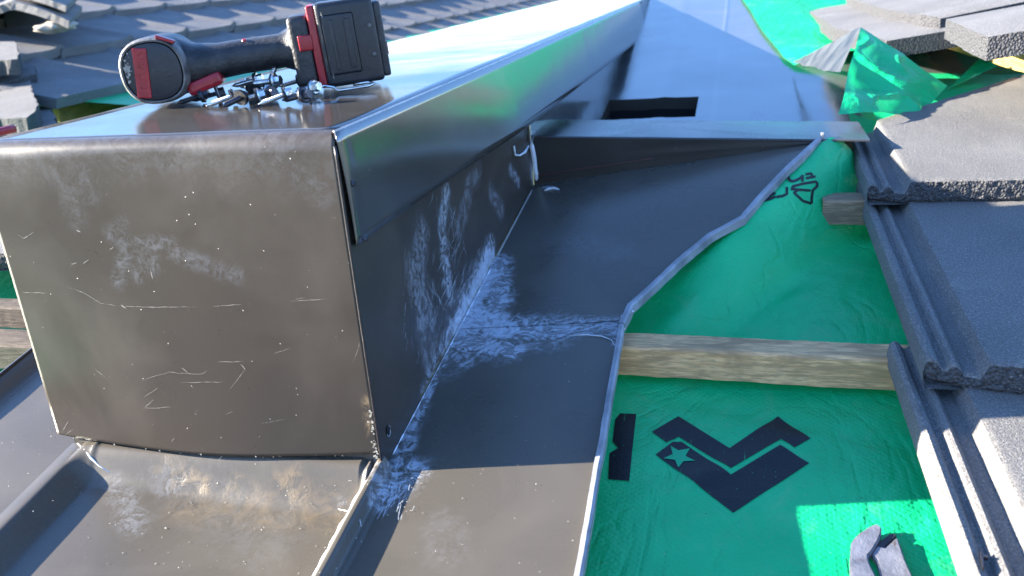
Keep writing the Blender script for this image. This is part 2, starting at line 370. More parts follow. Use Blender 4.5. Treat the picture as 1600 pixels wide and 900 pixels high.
# lap joint of the side sheet: a slightly proud front piece with its edge where the brushed sealant begins
e0,e1=X0(627,385),X0(655,600)
lap=grid('side_lap',lambda a,b:Vector((.0003,.002+a*((e0.y+(e1.y-e0.y)*b)-.002),(-.083-.0)+(b*(-.185)))),lin(0,1,20),lin(0,1,20),M_BOX,None,None)
child(lap,box)
ls=grid('side_wall',lambda y,b:Vector((XL+.002,y,-.002-.2*b*(1 if y>0 else 1))),lin(.012,4.4,8),lin(0,1,4),M_BOX); child(ls,box)
# front corner edge and rivets, hole
ce=tube('corner_edge',[Vector((.0006,.0,z)) for z in lin(-.010,-.262,30)],.0011,simple('corner_edge_paint',(.022,.018,.02),.4)); child(ce,box)
def disc(name,c,nrm,r,h,mat,seg=14,parent=None):
    bm=bmesh.new(); bmesh.ops.create_cone(bm,cap_ends=True,segments=seg,radius1=r,radius2=r*.6,depth=h)
    q=nrm.normalized().to_track_quat('Z','Y').to_matrix().to_4x4(); bmesh.ops.transform(bm,matrix=Matrix.Translation(c)@q,verts=bm.verts)
    return fromb(name,bm,mat,parent,True,40)
for u,v,dx in ((541,287,.006),(557,373,.0078)):
    p=X0(u,v); p.x=dx; child(disc('rivet',p,Vector((1,0,0)),.0024,.0016,M_STEELD),box)
p=X0(605,673); p.x=.001
bm=bmesh.new(); bmesh.ops.create_circle(bm,cap_ends=True,segments=20,radius=.0038); bmesh.ops.transform(bm,matrix=Matrix.Translation(p)@Matrix.Rotation(math.pi/2,4,'Y')@Matrix.Diagonal((1.25,.9,1,1)),verts=bm.verts)
child(fromb('drilled_hole',bm,M_DARK),box)
rim=tube('hole_rim',[p+Vector((.0002,.0035*math.cos(t),.0048*math.sin(t))) for t in lin(math.pi*1.1,math.pi*2.3,14)],.0003,M_EDGE); child(rim,box)
# scratches on the front panel
def fz(u,v,o=-.0009):
    p=at(u,v,'y',0); a=(p.x-XL)/(-XL); s=1+(-R-p.z)/(.2545-R); q=front(min(max(a,0),1),max(1,min(s,2))); return Vector((p.x,q.y+o*.4,p.z))
vv=[];ff=[];ny=Vector((0,-1,0))
SCR=[([(36,457),(74,457)],1.6),([(105,447),(130,455),(160,472),(190,477)],.9),([(190,477),(240,478),(310,478)],1.3),([(335,477),(380,474)],1.3),([(455,470),(510,467)],1.3),([(462,467),(478,464)],1),
 ([(345,562),(385,562)],1.4),([(226,590),(270,577),(320,580),(333,573)],1.1),([(290,592),(356,592)],1.3),([(364,605),(386,575)],1),([(232,633),(248,618)],1.2),([(232,632),(276,629)],1.2),([(232,615),(255,600)],1),
 ([(150,571),(172,587)],1),([(552,565),(560,545),(562,535)],1),([(28,365),(38,372),(55,362)],1.4),([(112,412),(122,410)],1.5),([(130,412),(140,405)],1.3),([(430,550),(455,543)],.9),([(352,710),(360,700)],1),([(98,675),(110,655)],1.4),([(104,678),(118,668)],1),
 ([(280,680),(284,674)],2.4),([(415,655),(450,650)],.8),([(360,640),(372,636)],1),([(240,435),(236,420)],2),([(172,390),(178,386)],1.5),([(120,360),(127,362)],2.2),([(380,565),(388,575)],1.6),([(290,570),(300,578)],2),([(200,480),(192,475)],3)]
for pts,wd in SCR:
    P=[]
    for i in range(len(pts)-1):
        for t in lin(0,1,8)[:-1]: P.append(fz(pts[i][0]+(pts[i+1][0]-pts[i][0])*t+random.uniform(-.3,.3),pts[i][1]+(pts[i+1][1]-pts[i][1])*t+random.uniform(-.5,.5)))
    P.append(fz(*pts[-1])); ribbon(vv,ff,P,wd*.00020,ny)
for _ in range(110):
    u=random.uniform(30,585); v=random.uniform(235,690); a=random.uniform(0,6.3); l=random.choice([.6,.8,1,1.5,2.5])
    P=[fz(u+math.cos(a)*l*t,v+math.sin(a)*l*t) for t in (0,.5,1)]; 
    if XL+.004<P[0].x<-.002: ribbon(vv,ff,P,random.uniform(.00012,.0004),ny)
child(mk('scratch_marks',vv,ff,M_SCR,None,False),box)
# ragged paint loss along the front panel's lower right edge
vv=[];ff=[]
for i in range(60):
    t=random.random(); 
    if i<40: p=Vector((-.0015-random.random()**2*.004,-.0012,-.215-.045*random.random()))
    else: p=Vector((-.30+.3*random.random(),0,0)); a=(p.x-XL)/-XL; q=front(a,2); p=q+Vector((0,-.0008,.0008*random.random()))
    n=5; b=len(vv); r=random.uniform(.0003,.0013)
    for k in range(n):
        an=6.283*k/n; rr=r*random.uniform(.5,1.2); vv.append(p+Vector((math.cos(an)*rr,-.0002,math.sin(an)*rr)))
    ff.append(tuple(range(b,b+n)))
child(mk('chipped_paint',vv,ff,M_SCR,None,False),box)
# dusty hand marks on the front panel are in the metal's attribute
HM=[((175,365),(200,380)),((190,350),(180,370)),((215,385),(265,380)),((200,385),(185,440)),((222,400),(240,410)),((215,430),(235,420)),((270,395),(370,430)),((130,270),(140,300)),((60,250),(90,280)),((250,250),(330,245)),((110,300),(120,340)),((440,250),(500,300))]
HMW=[(fz(*a,o=0),fz(*b,o=0),.008 if i<7 else .012,.17 if i<7 else .11) for i,(a,b) in enumerate(HM)]
at_=fp.data.attributes['smear'].data
for i,v in enumerate(fp.data.vertices):
    k=at_[i].value
    for a,b,r,s in HMW:
        ab=b-a; t=max(0,min(1,(v.co-a).dot(ab)/ab.length_squared)); q=(v.co-(a+ab*t)).length/r
        if q<1.5: k=max(k,s*max(0,min(1,1.5-1.2*q+.3*nz3(v.co,70))))
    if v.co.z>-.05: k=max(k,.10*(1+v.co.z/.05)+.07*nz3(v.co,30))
    at_[i].value=k
# ------------------------------------------------------------------ apron in front of the cap
def apz(x,y):
    base=N(y)
    if x<-.05: z=base+.002*sstep(-.31,-.288,x)-.0165*sstep(-.287,-.262,x)-.0055*sstep(-.25,-.08,x)
    else:
        z=base-.020+.031*sstep(-.017,-.0015,x)
        z-=.010*sstep(.001,.008,x)+.5*max(0,x-.009)
    if y>-.02 : z+=0
    up=sstep(-.032,-.004,y)**1.6*(.0215+.0085*sstep(-.25,-.08,x)) if -.285<x<-.008 else 0
    e=min(1,max(0,(x+.287)/.02))*min(1,max(0,(-.004-x)/.012))
    return z+up*e+.0012*nz3((x,y,0),14)
AY=lin(-.45,-.14,24)+lin(-.137,.004,80)
AX=lin(-.300,-.25,30)+lin(-.247,-.022,80)+lin(-.02,.009,34)+[.011,.014]
apr=tag(grid('apron_flashing',lambda x,y:Vector((x,y,apz(x,y)+.0006)),AX,AY,M_TRAY,None,AT),'dark sheet metal apron with a muddy crease, below the front face of the metal box','flashing')
def upst(a,b):      # vertical upstand rising behind the hanging front face
    x=-.297+.296*a; z0=apz(x,.002)
    return Vector((x,.0035-.002*math.sin(a*9)*.3,z0+(-.235-z0)*b))
child(grid('upstand',upst,lin(0,1,110),lin(0,1,30),M_TRAY,None,AT,flip=True),apr)
# silicone bead along the right rib
bd=[Vector((-.0075+.0008*nz3((0,y,0),90),y,apz(-.0075,y)+.0008)) for y in lin(-.30,-.012,90)]
child(tube('sealant_bead',bd,.0030,M_SEAL,rf=lambda t:.8+.5*abs(nz3((t*20,0,0)))),apr)
bd=[surf(u,v,apz) for u,v in [(512,793),(530,796),(550,800),(562,812),(565,825)]]
child(tube('sealant_bead',bd,.0006,M_SEAL,rf=lambda t:.5+.6*abs(nz3((t*9,1,0)))),apr)
bd=[surf(u,v,apz) for u,v in [(120,692),(132,702),(142,715),(155,728),(172,738)]]
child(tube('sealant_bead',bd,.0013,M_SEAL,rf=lambda t:.4+1.2*abs(nz3((t*9,3,0)))),apr)
# ------------------------------------------------------------------ side trays
def rz(y): return sstep(.21,.565,y)
def upz(x,y): return N(y)+.13*max(x,0)*rz(y)
hem_px=[(905,900),(930,757),(952,630),(972,512),(985,483),(1020,452),(1060,413),(1110,372),(1160,345),(1190,310),(1230,268),(1281,221)]
hemL=[surf(u,v,upz) for u,v in hem_px]
hemL=[hemL[0]+(hemL[0]-hemL[1])*2.3]+hemL
def hemx(y):
    for a,b in zip(hemL,hemL[1:]):
        if a.y<=y<=b.y: return a.x+(b.x-a.x)*(y-a.y)/(b.y-a.y+1e-9)
    return hemL[0].x if y<hemL[0].y else hemL[-1].x
def trz(x,y): return N(y)+.0010*nz3((x,y,0),8)-(.0004 if y>.2 else 0)
tray=tag(grid('side_flashing',lambda a,y:(lambda x:Vector((x,y,trz(x,y))))(.0095+(hemx(y)-.0095)*a if y<.0 else -.001+(hemx(y)+.001)*a),lin(0,1,110),lin(-.35,.245,170),M_TRAY,None,AT),'dark smooth metal tray in the shadow right of the metal box, its front part sunlit','flashing')
def jn(x): return .203+.16*x+.012*math.sin(x*30)*max(0,x)/.16 - .05*sstep(.13,.17,x)*0
ytop=lambda x:.566
def upfn(a,b):
    # b: 0 at lap, 1 at ledge ; a across
    y0=.207; y=y0+(.5645-y0)*b; xr=hemx(y); x=-.001+(xr+.001)*a
    yy=y+(1-b)*(.22*x*.7)
    if b<1 and a>0: xr2=hemx(yy); x=-.001+(xr2+.001)*a
    return Vector((x,yy,upz(x,yy)+.0005+.0010*nz3((x,yy,0),8)+.0006*b*nz3((x,yy,0),5)))
upt=tag(grid('side_flashing',upfn,lin(0,1,120),lin(0,1,120),M_TRAY,None,AT),'upper shaded metal tray between the smeared sealant joint and the raised cross ledge','flashing')
def hemstrip(pts,name,parent,h=.0045,wd=.0055,mat=None):
    P=[]
    for a,b in zip(pts,pts[1:]):
        k=6
        for i in range(k): P.append(a.lerp(b,i/k))
    P.append(pts[-1]); vv=[];ff=[]
    n=len(P)
    for i,p in enumerate(P):
        d=(P[min(i+1,n-1)]-P[max(i-1,0)]); d.z=0; s=Vector((d.y,-d.x,0)).normalized()
        wv=.0009*nz3(p,60)+.0005*nz3(p,190)
        prof=[(-wd*.55,.0003),(-wd*.5,h+wv),(wd*.15,h*1.15+wv),(wd*.5,h*.8+wv),(wd*.5,-.004)]
        for a,z in prof: vv.append(p+s*(a+wv)+Vector((0,0,z)))
    for i in range(n-1):
        for k in range(4): a=i*5+k; ff.append((a,a+1,a+6,a+5))
    hs_=mk(name,vv,ff,mat or M_HEM,None); hs_.data.set_sharp_from_angle(angle=math.radians(28)); return child(hs_,parent)
M_HEM=simple('folded_hem_skylit',(.24,.245,.26),.5,.1,.6,150,.35,.5)  # sky light on the hem is put into this colour, paler than the tray
hemstrip(hemL[:5],'folded_hem',tray); hemstrip(hemL[4:],'folded_hem',upt,h=.005,wd=.0065)
# end of the hem folded over
child(fromb('hem_end',(lambda b:(boxb(b,hemL[-1]+Vector((.003,.003,.004)),(.004,.008,.012),None,.001),b)[1])(bmesh.new()),M_HEM),upt)
# left tray
def lhx(y): return -.443-.00*y
ltr=tag(grid('side_flashing',lambda a,y:(lambda x:Vector((x,y,N(y)+.012*sstep(-.425,-.443,x)+.001*nz3((x,y,0),9))))(-.300+(lhx(y)+.300)*a),lin(0,1,70),lin(-.35,.6,60),M_TRAY,None,AT,flip=True),'pale reflecting metal tray at the lower left, beside the metal box','flashing')
hemstrip([Vector((-.444,y,N(y)+.0125)) for y in lin(-.35,.55,8)],'folded_hem',ltr,h=.002,wd=.003,mat=M_BOX)
# brush strokes of sealant
def strokes(par,zone,cnt,dirf,wd,name='brushed_sealant',plane='z'):
    vv=[];ff=[]
    for _ in range(cnt):
        u,v=zone(); ang,ln,cur=dirf(u,v); P=[]; uu,w_=u,v; a=ang
        for i in range(9):
            p=(surf(uu,w_,zone.zf,.0012) if plane=='z' else at(uu,w_,'x',.0009)); P.append(p)
            a+=cur/9; uu+=math.cos(a)*ln/9; w_+=math.sin(a)*ln/9
        if plane!='z' and any(q.z<zc(q.y)+.001 for q in P): continue
        if plane=='z' and any(q.x<.001 for q in P): continue
        ribbon(vv,ff,P,random.uniform(.35,1)*wd,Vector((0,0,1)) if plane=='z' else Vector((1,0,0)))
    child(mk(name,vv,ff,M_SMR,None,False),par)
M_SMR=sheer('thin_sealant')
def z1():
    t=random.random()**.8; return 730+t*225, 515+random.gauss(0,13)*(1-.55*t)-4*t
z1.zf=lambda x,y:max(N(y),upz(x,y))+.0006
strokes(upt,z1,230,lambda u,v:(-1.0+.6*(u-730)/225+random.gauss(0,.16),random.uniform(14,40),random.uniform(.3,.9)),.0008)
def z2(): return random.gauss(745,22),random.gauss(450,38)
strokes(box,z2,150,lambda u,v:(2.0+random.gauss(0,.15),random.uniform(16,50),random.uniform(-.5,.1)),.0009,plane='x')
def z3():
    t=random.random(); return 688+18*math.sin(t*5)+random.gauss(0,8),295+t*200
strokes(box,z3,70,lambda u,v:(1.55+random.gauss(0,.14),random.uniform(14,46),random.uniform(-.7,.7)),.0006,plane='x')
def z4(): return random.uniform(632,700),random.uniform(380,560)
strokes(box,z4,60,lambda u,v:(1.65+random.gauss(0,.1),random.uniform(10,34),random.uniform(-.3,.3)),.0005,plane='x')
def z5(): return random.gauss(618,16),random.gauss(752,24)
z5.zf=lambda x,y:N(y)+.0006
strokes(tray,z5,60,lambda u,v:(2.05+random.gauss(0,.16),random.uniform(8,30),random.uniform(-.4,.4)),.0008)
# sealant beads in the crease, at the ledge corner, thin line
def bead(pts,r,par,rf=None,name='sealant_bead',mat=None):
    return child(tube(name,pts,r,mat or M_SEAL,None,8,rf),par)
P=[Vector((.0005,y,N(y)+.0008)) for y in lin(.36,.545,30)]; bead(P,.0012,box,lambda t:.8+.5*abs(nz3((t*12,0,0))),mat=simple('old_sealant',(.30,.29,.27),.6,bump=.5))
P=[Vector((.0012,y,N(y)+.0010)) for y in lin(.02,.33,70)]; bead(P,.0007,box,lambda t:.15+2.2*abs(nz3((t*22,0,0))))
P=[X0(u,v)+Vector((.0025,0,0)) for u,v in [(829,212),(828,228),(831,245),(833,262),(836,280),(836,291)]]; bead(P,.0042,box,lambda t:.6+.8*abs(nz3((t*6,5,0))))
P=[X0(u,v)+Vector((.0015,0,0)) for u,v in [(801,228),(803,242),(810,243),(818,238),(824,228)]]; bead(P,.002,box,lambda t:.6+.6*abs(nz3((t*6,8,0))))
P=[surf(u,v,upz,.001) for u,v in [(850,298),(858,295),(866,294),(873,296)]]; bead(P,.002,upt,lambda t:.4+.8*math.sin(t*3.1))
P=[surf(u,v,upz,.001) for u,v in [(975,515),(970,505),(972,494),(980,488),(990,486)]]; bead(P,.0022,upt,lambda t:.5+.6*abs(nz3((t*6,2,0))))
P=[surf(u,v,upz,.0006) for u,v in [(890,524),(915,523),(940,525),(955,531),(961,540)]]; bead(P,.0007,tray,lambda t:.5+.6*abs(nz3((t*9,2,0))))
# scattered swarf and dust flecks on the trays
def flecks(par,zone,cnt,zf,name='dust_flecks',off=.0012,rmax=.0011):
    vv=[];ff=[]
    for _ in range(cnt):
        u,v=zone(); p=surf(u,v,zf,off); n=5; b=len(vv); r=(random.uniform(.0002,rmax)*random.random()**.9+.0002)*.62; el=random.uniform(1,2.2); a0=random.uniform(0,3.1)
        for k in range(n):
            an=6.283*k/n; rr=r*random.uniform(.6,1.2); x=math.cos(an)*rr*el; y=math.sin(an)*rr
            vv.append(p+Vector((x*math.cos(a0)-y*math.sin(a0),x*math.sin(a0)+y*math.cos(a0),.0003*random.random())))
        vv.append(p+Vector((0,0,.0003)))
        for k in range(n): ff.append((b+k,b+(k+1)%n,b+n))
    child(mk(name,vv,ff,M_SCR,None,False),par)
def zz(a,b,c,d): return lambda:(random.uniform(a,c),random.uniform(b,d))
flecks(tray,zz(640,540,900,890),55,NY); flecks(tray,lambda:(random.gauss(625,18),random.gauss(760,30)),90,NY,rmax=.0014)
flecks(upt,zz(800,300,1100,470),35,upz); flecks(upt,lambda:(random.gauss(760,30),random.gauss(500,25)),40,upz,rmax=.0014)
flecks(apr,zz(120,760,560,890),110,apz); flecks(apr,lambda:(random.uniform(280,580),random.gauss(768,10)),70,apz,rmax=.0010); flecks(ltr,zz(2,650,90,800),25,NY)
# ------------------------------------------------------------------ raised cross ledge
def lz(x): return -.111-.040*x
led=tag(empty('cross_flashing',(.2,.6,-.115)),'raised folded metal ledge crossing from the metal box to the tiles, half in sun','flashing')
xs=lin(-.001,.420,40)
def ledf(x,s):
    z=lz(x); prof=[(.692,-.140),(.692,-.002),(.689,0),(.572,0),(.5672,-.0004),(.5660,-.0012),(.5656,-.0022)]
    y,dz=prof[s]; y+= -.0*x
    if s>=2 and s<=3: dz+=.0004*nz3((x,y,0),20)
    return Vector((x,y,z+dz))
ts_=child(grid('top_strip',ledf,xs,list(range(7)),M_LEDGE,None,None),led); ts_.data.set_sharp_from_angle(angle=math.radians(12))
def face(x,b):
    zb=upz(x,.5655)-.002; z0=lz(x)-.002; zb=max(min(zb,z0-.0005),z0-.07*max(0,(.385-x))/.05) if x>.335 else min(zb,z0-.0005)
    return Vector((x,.5657+.001*nz3((x,b,0),8),z0+(zb-z0)*b))
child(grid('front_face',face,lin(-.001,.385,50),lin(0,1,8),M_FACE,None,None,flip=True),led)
P=[Vector((x,.5645,upz(x,.565)+.012)) for x in lin(0,.16,12)]; child(tube('fold_line',P,.0006,simple('fold_red',(.10,.03,.03),.4),None,6),led)
# ------------------------------------------------------------------ upper gutter floor with outlet hole
def gz(x,y):
    z=-.17+.155*(y-1.02)
    z+=.0018*nz3((x,y*.5,0),5)+.0012*math.exp(-((x-.222-.002*nz3((0,y,0),3))/.004)**2)
    z+=.0015*math.exp(-((x-.075-.05*math.sin(y*1.3))/.012)**2)
    return z
HX0,HX1,HY0,HY1=.018,.188,1.02,1.138
gx=sorted(lin(-.002,.018,4)+lin(.025,.18,16)+[.188]+lin(.195,.25,40)+lin(.26,.75,30)); gy=sorted(lin(.60,1.0,18)+[1.02]+lin(1.03,1.13,8)+[1.138]+lin(1.15,2.4,60)+lin(2.5,5,20))
gut=tag(grid('gutter_floor',lambda x,y:Vector((x,y,gz(x,y))),gx,gy,M_GUT,None,AT,skip=lambda x,y:HX0<x<HX1 and HY0<y<HY1),'wide sky-blue reflecting metal gutter floor behind the ledge, with a rectangular hole','gutter')
vv=[];ff=[]
cs=[(HX0,HY0),(HX1,HY0),(HX1,HY1),(HX0,HY1)]
for dz in (0,-.022,-.30):
    for i,(x,y) in enumerate(cs):
        for t in lin(0,1,9)[:-1]:
            x2,y2=cs[(i+1)%4]; X=x+(x2-x)*t; Y=y+(y2-y)*t; vv.append((X,Y,gz(X,Y)+dz+(.0025*nz3((X,Y,0),40) if dz==-.022 else 0)))
for k in range(32): ff.append((k,(k+1)%32,32+(k+1)%32,32+k))
child(mk('hole_collar',vv[:64],ff,M_BOX,None,False),gut)
ff=[(k,(k+1)%32,32+(k+1)%32,32+k) for k in range(32)]+[tuple(range(32,64))]
child(mk('hole_shaft',vv[32:],ff,M_DARK,None,False),gut)
# small lap joint where wall, ledge and gutter meet
bm=bmesh.new(); boxb(bm,X0(824,196)+Vector((.001,0,0)),(.003,.004,.040),None,.0008); child(fromb('wall_joint',bm,M_BOX),box)
bm=bmesh.new(); boxb(bm,(.0012,1.845,-.055),(.004,.012,.108),None,.001); child(fromb('flange_joint',bm,M_BOX),box)
# ------------------------------------------------------------------ green membrane, near right
def foldline(x,y,ax,ay,bx,by,wd):
    dx,dy=bx-ax,by-ay; L=math.hypot(dx,dy); t=((x-ax)*dx+(y-ay)*dy)/L/L; d=((x-ax)*dy-(y-ay)*dx)/L
    e=sstep(-.1,.15,t)*sstep(1.1,.85,t); return math.exp(-(d/wd)**2)*e
def mz(x,y):
    z=N(y)-.050; hx_=hemx(y); lf=(.13*max(0,min(x,hx_))*rz(y)+.036)*sstep(.25,.40,y); z+=lf*(1 if x<hx_ else math.exp(-((x-hx_)/.052)**2))
    z+=.0050*sstep(.3,.55,y)*0
    z+=(.010+.020*sstep(.50,.60,y))*foldline(x,y,.20,.27,.44,.66,.022)-.007*foldline(x,y,.22,.245,.46,.60,.016)
    z+=.004*foldline(x,y,.17,.27,.40,.40,.02)+.003*foldline(x,y,.2,.33,.35,.5,.01)
    k=.6+1.5*sstep(.18,.4,y); z+=k*(.0030*nz3((x,y,0),7,2)+.0012*nz3((x,y,0),22,4))
    z+=.0016*foldline(x,y,.18,.04,.42,.20,.012)-.0014*foldline(x,y,.20,.19,.43,.13,.01)
    return z
mem=tag(grid('roof_underlay',lambda x,y:Vector((x,y,mz(x,y))),lin(.10,.80,230),lin(-.45,.92,340),M_GRN,None,None,skip=lambda x,y:y>.615 and x<.43),'bright green roof underlay with a black chevron and star print, between tray and tiles','roof underlay')
def decal(px,name,mat,off=.0006):
    pts=[surf(u,v,mz) for u,v in px]
    bm=bmesh.new(); vs=[bm.verts.new((p.x,p.y,0)) for p in pts]; bm.faces.new(vs); bmesh.ops.triangulate(bm,faces=bm.faces)
    for _ in range(4): 
        es=[e for e in bm.edges if e.calc_length()>.006]
        if es: bmesh.ops.subdivide_edges(bm,edges=es,cuts=1); bmesh.ops.triangulate(bm,faces=[f for f in bm.faces if len(f.verts)>3])
    for v in bm.verts: v.co.z=mz(v.co.x,v.co.y)+off
    o=fromb(name,bm,mat,None,True); child(o,mem); return o
c8=lambda L:[(900+a/2.25,500+b/2.25) for a,b in L]
decal(c8([(360,340),(540,452),(710,340),(825,418),(768,450),(720,420),(545,522),(362,412),(318,432),(266,395)]),'chevron_print',M_INK)
decal(c8([(372,430),(545,545),(718,440),(820,505),(553,680),(280,475),(340,430)]),'chevron_print',M_INK)
decal(c8([(333,446),(360,462),(400,455),(385,482),(420,498),(378,500),(360,522),(348,495),(308,490),(340,475)]),'star_print',M_GRN,.0011)
decal(c8([(138,352),(155,330),(212,332),(187,568),(113,562),(118,470),(148,452),(128,430)]),'letter_print',M_INK)
c3=lambda L:[(1130+a/6.427,230+b/6.427) for a,b in L]
def dec_stroke(L,wd,vv,ff):
    px=c3(L); P=[]
    for a,b in zip(px,px[1:]):
        for t in lin(0,1,7)[:-1]: P.append((a[0]+(b[0]-a[0])*t,a[1]+(b[1]-a[1])*t))
    P.append(px[-1]); n=len(P); b0=len(vv)
    for i,p in enumerate(P):
        a=P[max(i-1,0)]; c=P[min(i+1,n-1)]; dx,dy=c[0]-a[0],c[1]-a[1]; L_=math.hypot(dx,dy) or 1; s=(-dy/L_*wd/2,dx/L_*wd/2)
        for k in (-1,1): vv.append(surf(p[0]+s[0]*k,p[1]+s[1]*k,mz)+Vector((0,0,.0007)))
    for i in range(n-1): a=b0+2*i; ff.append((a,a+1,a+3,a+2))
for L in ([[(655,300),(662,330),(690,348),(730,340),(768,318)],[(797,283),(797,352)],[(770,318),(800,300)]],
          [[(885,265),(895,320)],[(825,278),(890,268)],[(830,318),(928,298)]],
          [[(940,350),(800,372),(700,400),(690,428),(760,432),(880,442)],[(940,350),(945,395),(900,440),(890,500),(888,572)],[(888,572),(800,545),(712,462),(760,432)]],
          [[(640,405),(640,475),(600,495),(535,505)]],[[(525,462),(480,485),(400,542)],[(405,540),(470,525),(528,500)]]):
    vv=[];ff=[]
    for s in L: dec_stroke(s,4.2,vv,ff)
    child(mk('letter_print',vv,ff,M_INK,None,True),mem)
flecks(mem,zz(1000,610,1500,890),70,mz,off=.0003,rmax=.0010,name='grit')
# little dark leaf shreds
# ------------------------------------------------------------------ battens
def batten(name,p0,p1,h,d,mat,label,grp=None,jag=.0):
    v=p1-p0; L=v.length; ex=v.normalized(); ey=Vector((0,0,1)).cross(ex).normalized(); ez=ex.cross(ey)
    n=60; vv=[];ff=[]; sec=[(-.5,-.5),(.44,-.5),(.5,-.44),(.5,.42),(.42,.5),(-.42,.5),(-.5,.42)]
    k=len(sec)
    for i in range(n+1):
        t=i/n
        for j,(a,b) in enumerate(sec):
            q=Vector((t*L,a*d,b*h)); w_=.0007*nz3((q.x,q.y,q.z),30,j)+.0005*nz3((q.x,a*.1,b*.1),120,j)
            if i in(0,n): q.x+=.0025*nz3((a,b,i),3)*1
            q.y+=w_+.001*nz3((q.x,0,0),8); q.z+=w_+.0006*nz3((q.x,9,0),8)
            vv.append(q)
    for i in range(n):
        for j in range(k): ff.append((i*k+j,(i+1)*k+j,(i+1)*k+(j+1)%k,i*k+(j+1)%k))
    ff.append(tuple(range(k))); ff.append(tuple(n*k+j for j in range(k))[::-1])
    o=mk(name,vv,ff,mat,None,True); o.data.set_sharp_from_angle(angle=math.radians(35))
    m3=Matrix((ex,ey,ez)).transposed().to_4x4(); o.matrix_world=Matrix.Translation(p0)@m3
    return tag(o,label,'batten',grp)
# the upper edge px (975,527)-(1430,545); lower front (970,590)-(1445,615)
bt0=Vector((.150,.223,N(.223)-.029)); bt1=Vector((.62,.213,N(.213)-.029))
batten('timber_batten',bt0,bt1,.030,.036,M_WOOD,'long pale weathered timber batten above the black chevron print')
_p=surf(1287,313,lambda x,y:N(y)+.006); b0=Vector((_p.x,_p.y+.018,_p.z-.015)); b1=b0+Vector((.3,0,0))
batten('timber_batten',b0,b1,.030,.036,timber('brown_timber',(.42,.30,.19),(.16,.11,.07)),'short rough batten end poking out under the topmost near tile')
# ------------------------------------------------------------------ concrete tiles, near right
def tile_profile(x):
    pts=[(0,-.0185),(.0015,-.0095),(.005,-.0070),(.009,-.0085),(.0125,-.0140),(.0155,-.0140),(.0185,-.0085),(.0215,-.0075),(.0245,-.0100),(.027,-.0145),(.037,-.0145),(.0395,-.009),(.0425,-.0008),(.045,0)]
    if x>=.045: return 0
    for (a,za),(b,zb) in zip(pts,pts[1:]):
        if a<=x<=b: return za+(zb-za)*(x-a)/(b-a)
    return 0
def make_tile(name,W_,L_,T,nx=70,ny=40,rough=True,lug=True,cut=None,corner=.014,skew=0):
    xs=[0,.0015,.003,.005,.007,.009,.0110,.0125,.0155,.017,.0185,.020,.0215,.023,.0245,.027,.032,.037,.0395,.041,.0425,.045] if lug else [0,.003,.006]
    xs=xs+lin(xs[-1],W_,nx)[1:]
    ys=[0,.0015,.004]+lin(.008,L_,ny); nX=len(xs); vv=[];ff=[];fm=[]
    def nose(x,t):
        o=(corner*(1-min(1,x/.05))**1.2 if corner else 0)-skew*x
        if rough: o+=.0016*nz3((x,t*.03,0),150,1)+.0012*nz3((x,t*.03,0),400,5)
        return o
    for j,y in enumerate(ys):
        for x in xs:
            z=(tile_profile(x) if lug else 0)
            yy=y if j>4 else y+nose(x,0)*max(0,1-y/.02)
            if j==0: z-=.0018
            if j==1: z-=.0006
            if rough: z+=.0004*nz3((x,y,0),60)
            vv.append(Vector((x,yy,z)))
    for j in range(len(ys)-1):
        for i in range(nX-1): ff.append((j*nX+i,j*nX+i+1,(j+1)*nX+i+1,(j+1)*nX+i)); fm.append(0)
    # nose face
    nz_=8; b=len(vv)
    for r in range(1,nz_+1):
        t=r/nz_
        for x in xs:
            zt=(tile_profile(x) if lug else 0)-.0018; zb=-T; z=zt+(min(zb,zt-.002)-zt)*t
            off=nose(x,t)+(.0035*max(0,t-.75)*4 if 1 else 0)-.0012*math.sin(t*3.14)
            if rough: off+=.0015*nz3((x,z,0),260,7); z+=.0008*nz3((x,z,0),300,9)
            vv.append(Vector((x,off,z)))
    for r in range(nz_):
        for i in range(nX-1):
            a=(i if r==0 else b+(r-1)*nX+i); c=b+r*nX+i
            ff.append((c,c+1,a+1,a)); fm.append(1)
    # sides and bottom
    b2=len(vv); 
    for y in ys: vv.append(Vector((0,y+(nose(0,1) if y==0 else 0),-T))); vv.append(Vector((W_,y,-T)))
    for j in range(len(ys)-1):
        ff.append((j*nX,(j+1)*nX,b2+2*(j+1),b2+2*j)); fm.append(0)
        ff.append((j*nX+nX-1,b2+2*j+1,b2+2*j+3,(j+1)*nX+nX-1)); fm.append(1)
        ff.append((b2+2*j,b2+2*j+2,b2+2*j+3,b2+2*j+1)); fm.append(0)
    e=len(ys)-1; ff.append((e*nX,)+tuple(e*nX+i for i in range(1,nX))+(b2+2*e+1,b2+2*e)); fm.append(0)
    me=bpy.data.meshes.new(name); me.from_pydata(vv,[],ff); me.materials.append(M_TILE); me.materials.append(M_AGG)
    me.polygons.foreach_set('material_index',fm); me.polygons.foreach_set('use_smooth',[True]*len(ff))
    if cut:
        bm=bmesh.new(); bm.from_mesh(me)
        for pc,pn in cut:
            g=bmesh.ops.bisect_plane(bm,geom=bm.verts[:]+bm.edges[:]+bm.faces[:],plane_co=pc,plane_no=pn,clear_outer=True)
            ed=[x for x in g['geom_cut'] if isinstance(x,bmesh.types.BMEdge)]
            r=bmesh.ops.holes_fill(bm,edges=ed,sides=0) if ed else None
            if r:
                for f in r['faces']: f.material_index=1; f.smooth=False
        bm.to_mesh(me); bm.free()
    me.set_sharp_from_angle(angle=math.radians(40))
    return bpy.data.objects.new(name,me)
def place(o,loc,pitch,rz_=0): o.location=loc; o.rotation_euler=(pitch,0,rz_); return o
TP=math.radians(9.45)-.030/.345*.8      # tiles tip flatter than the roof
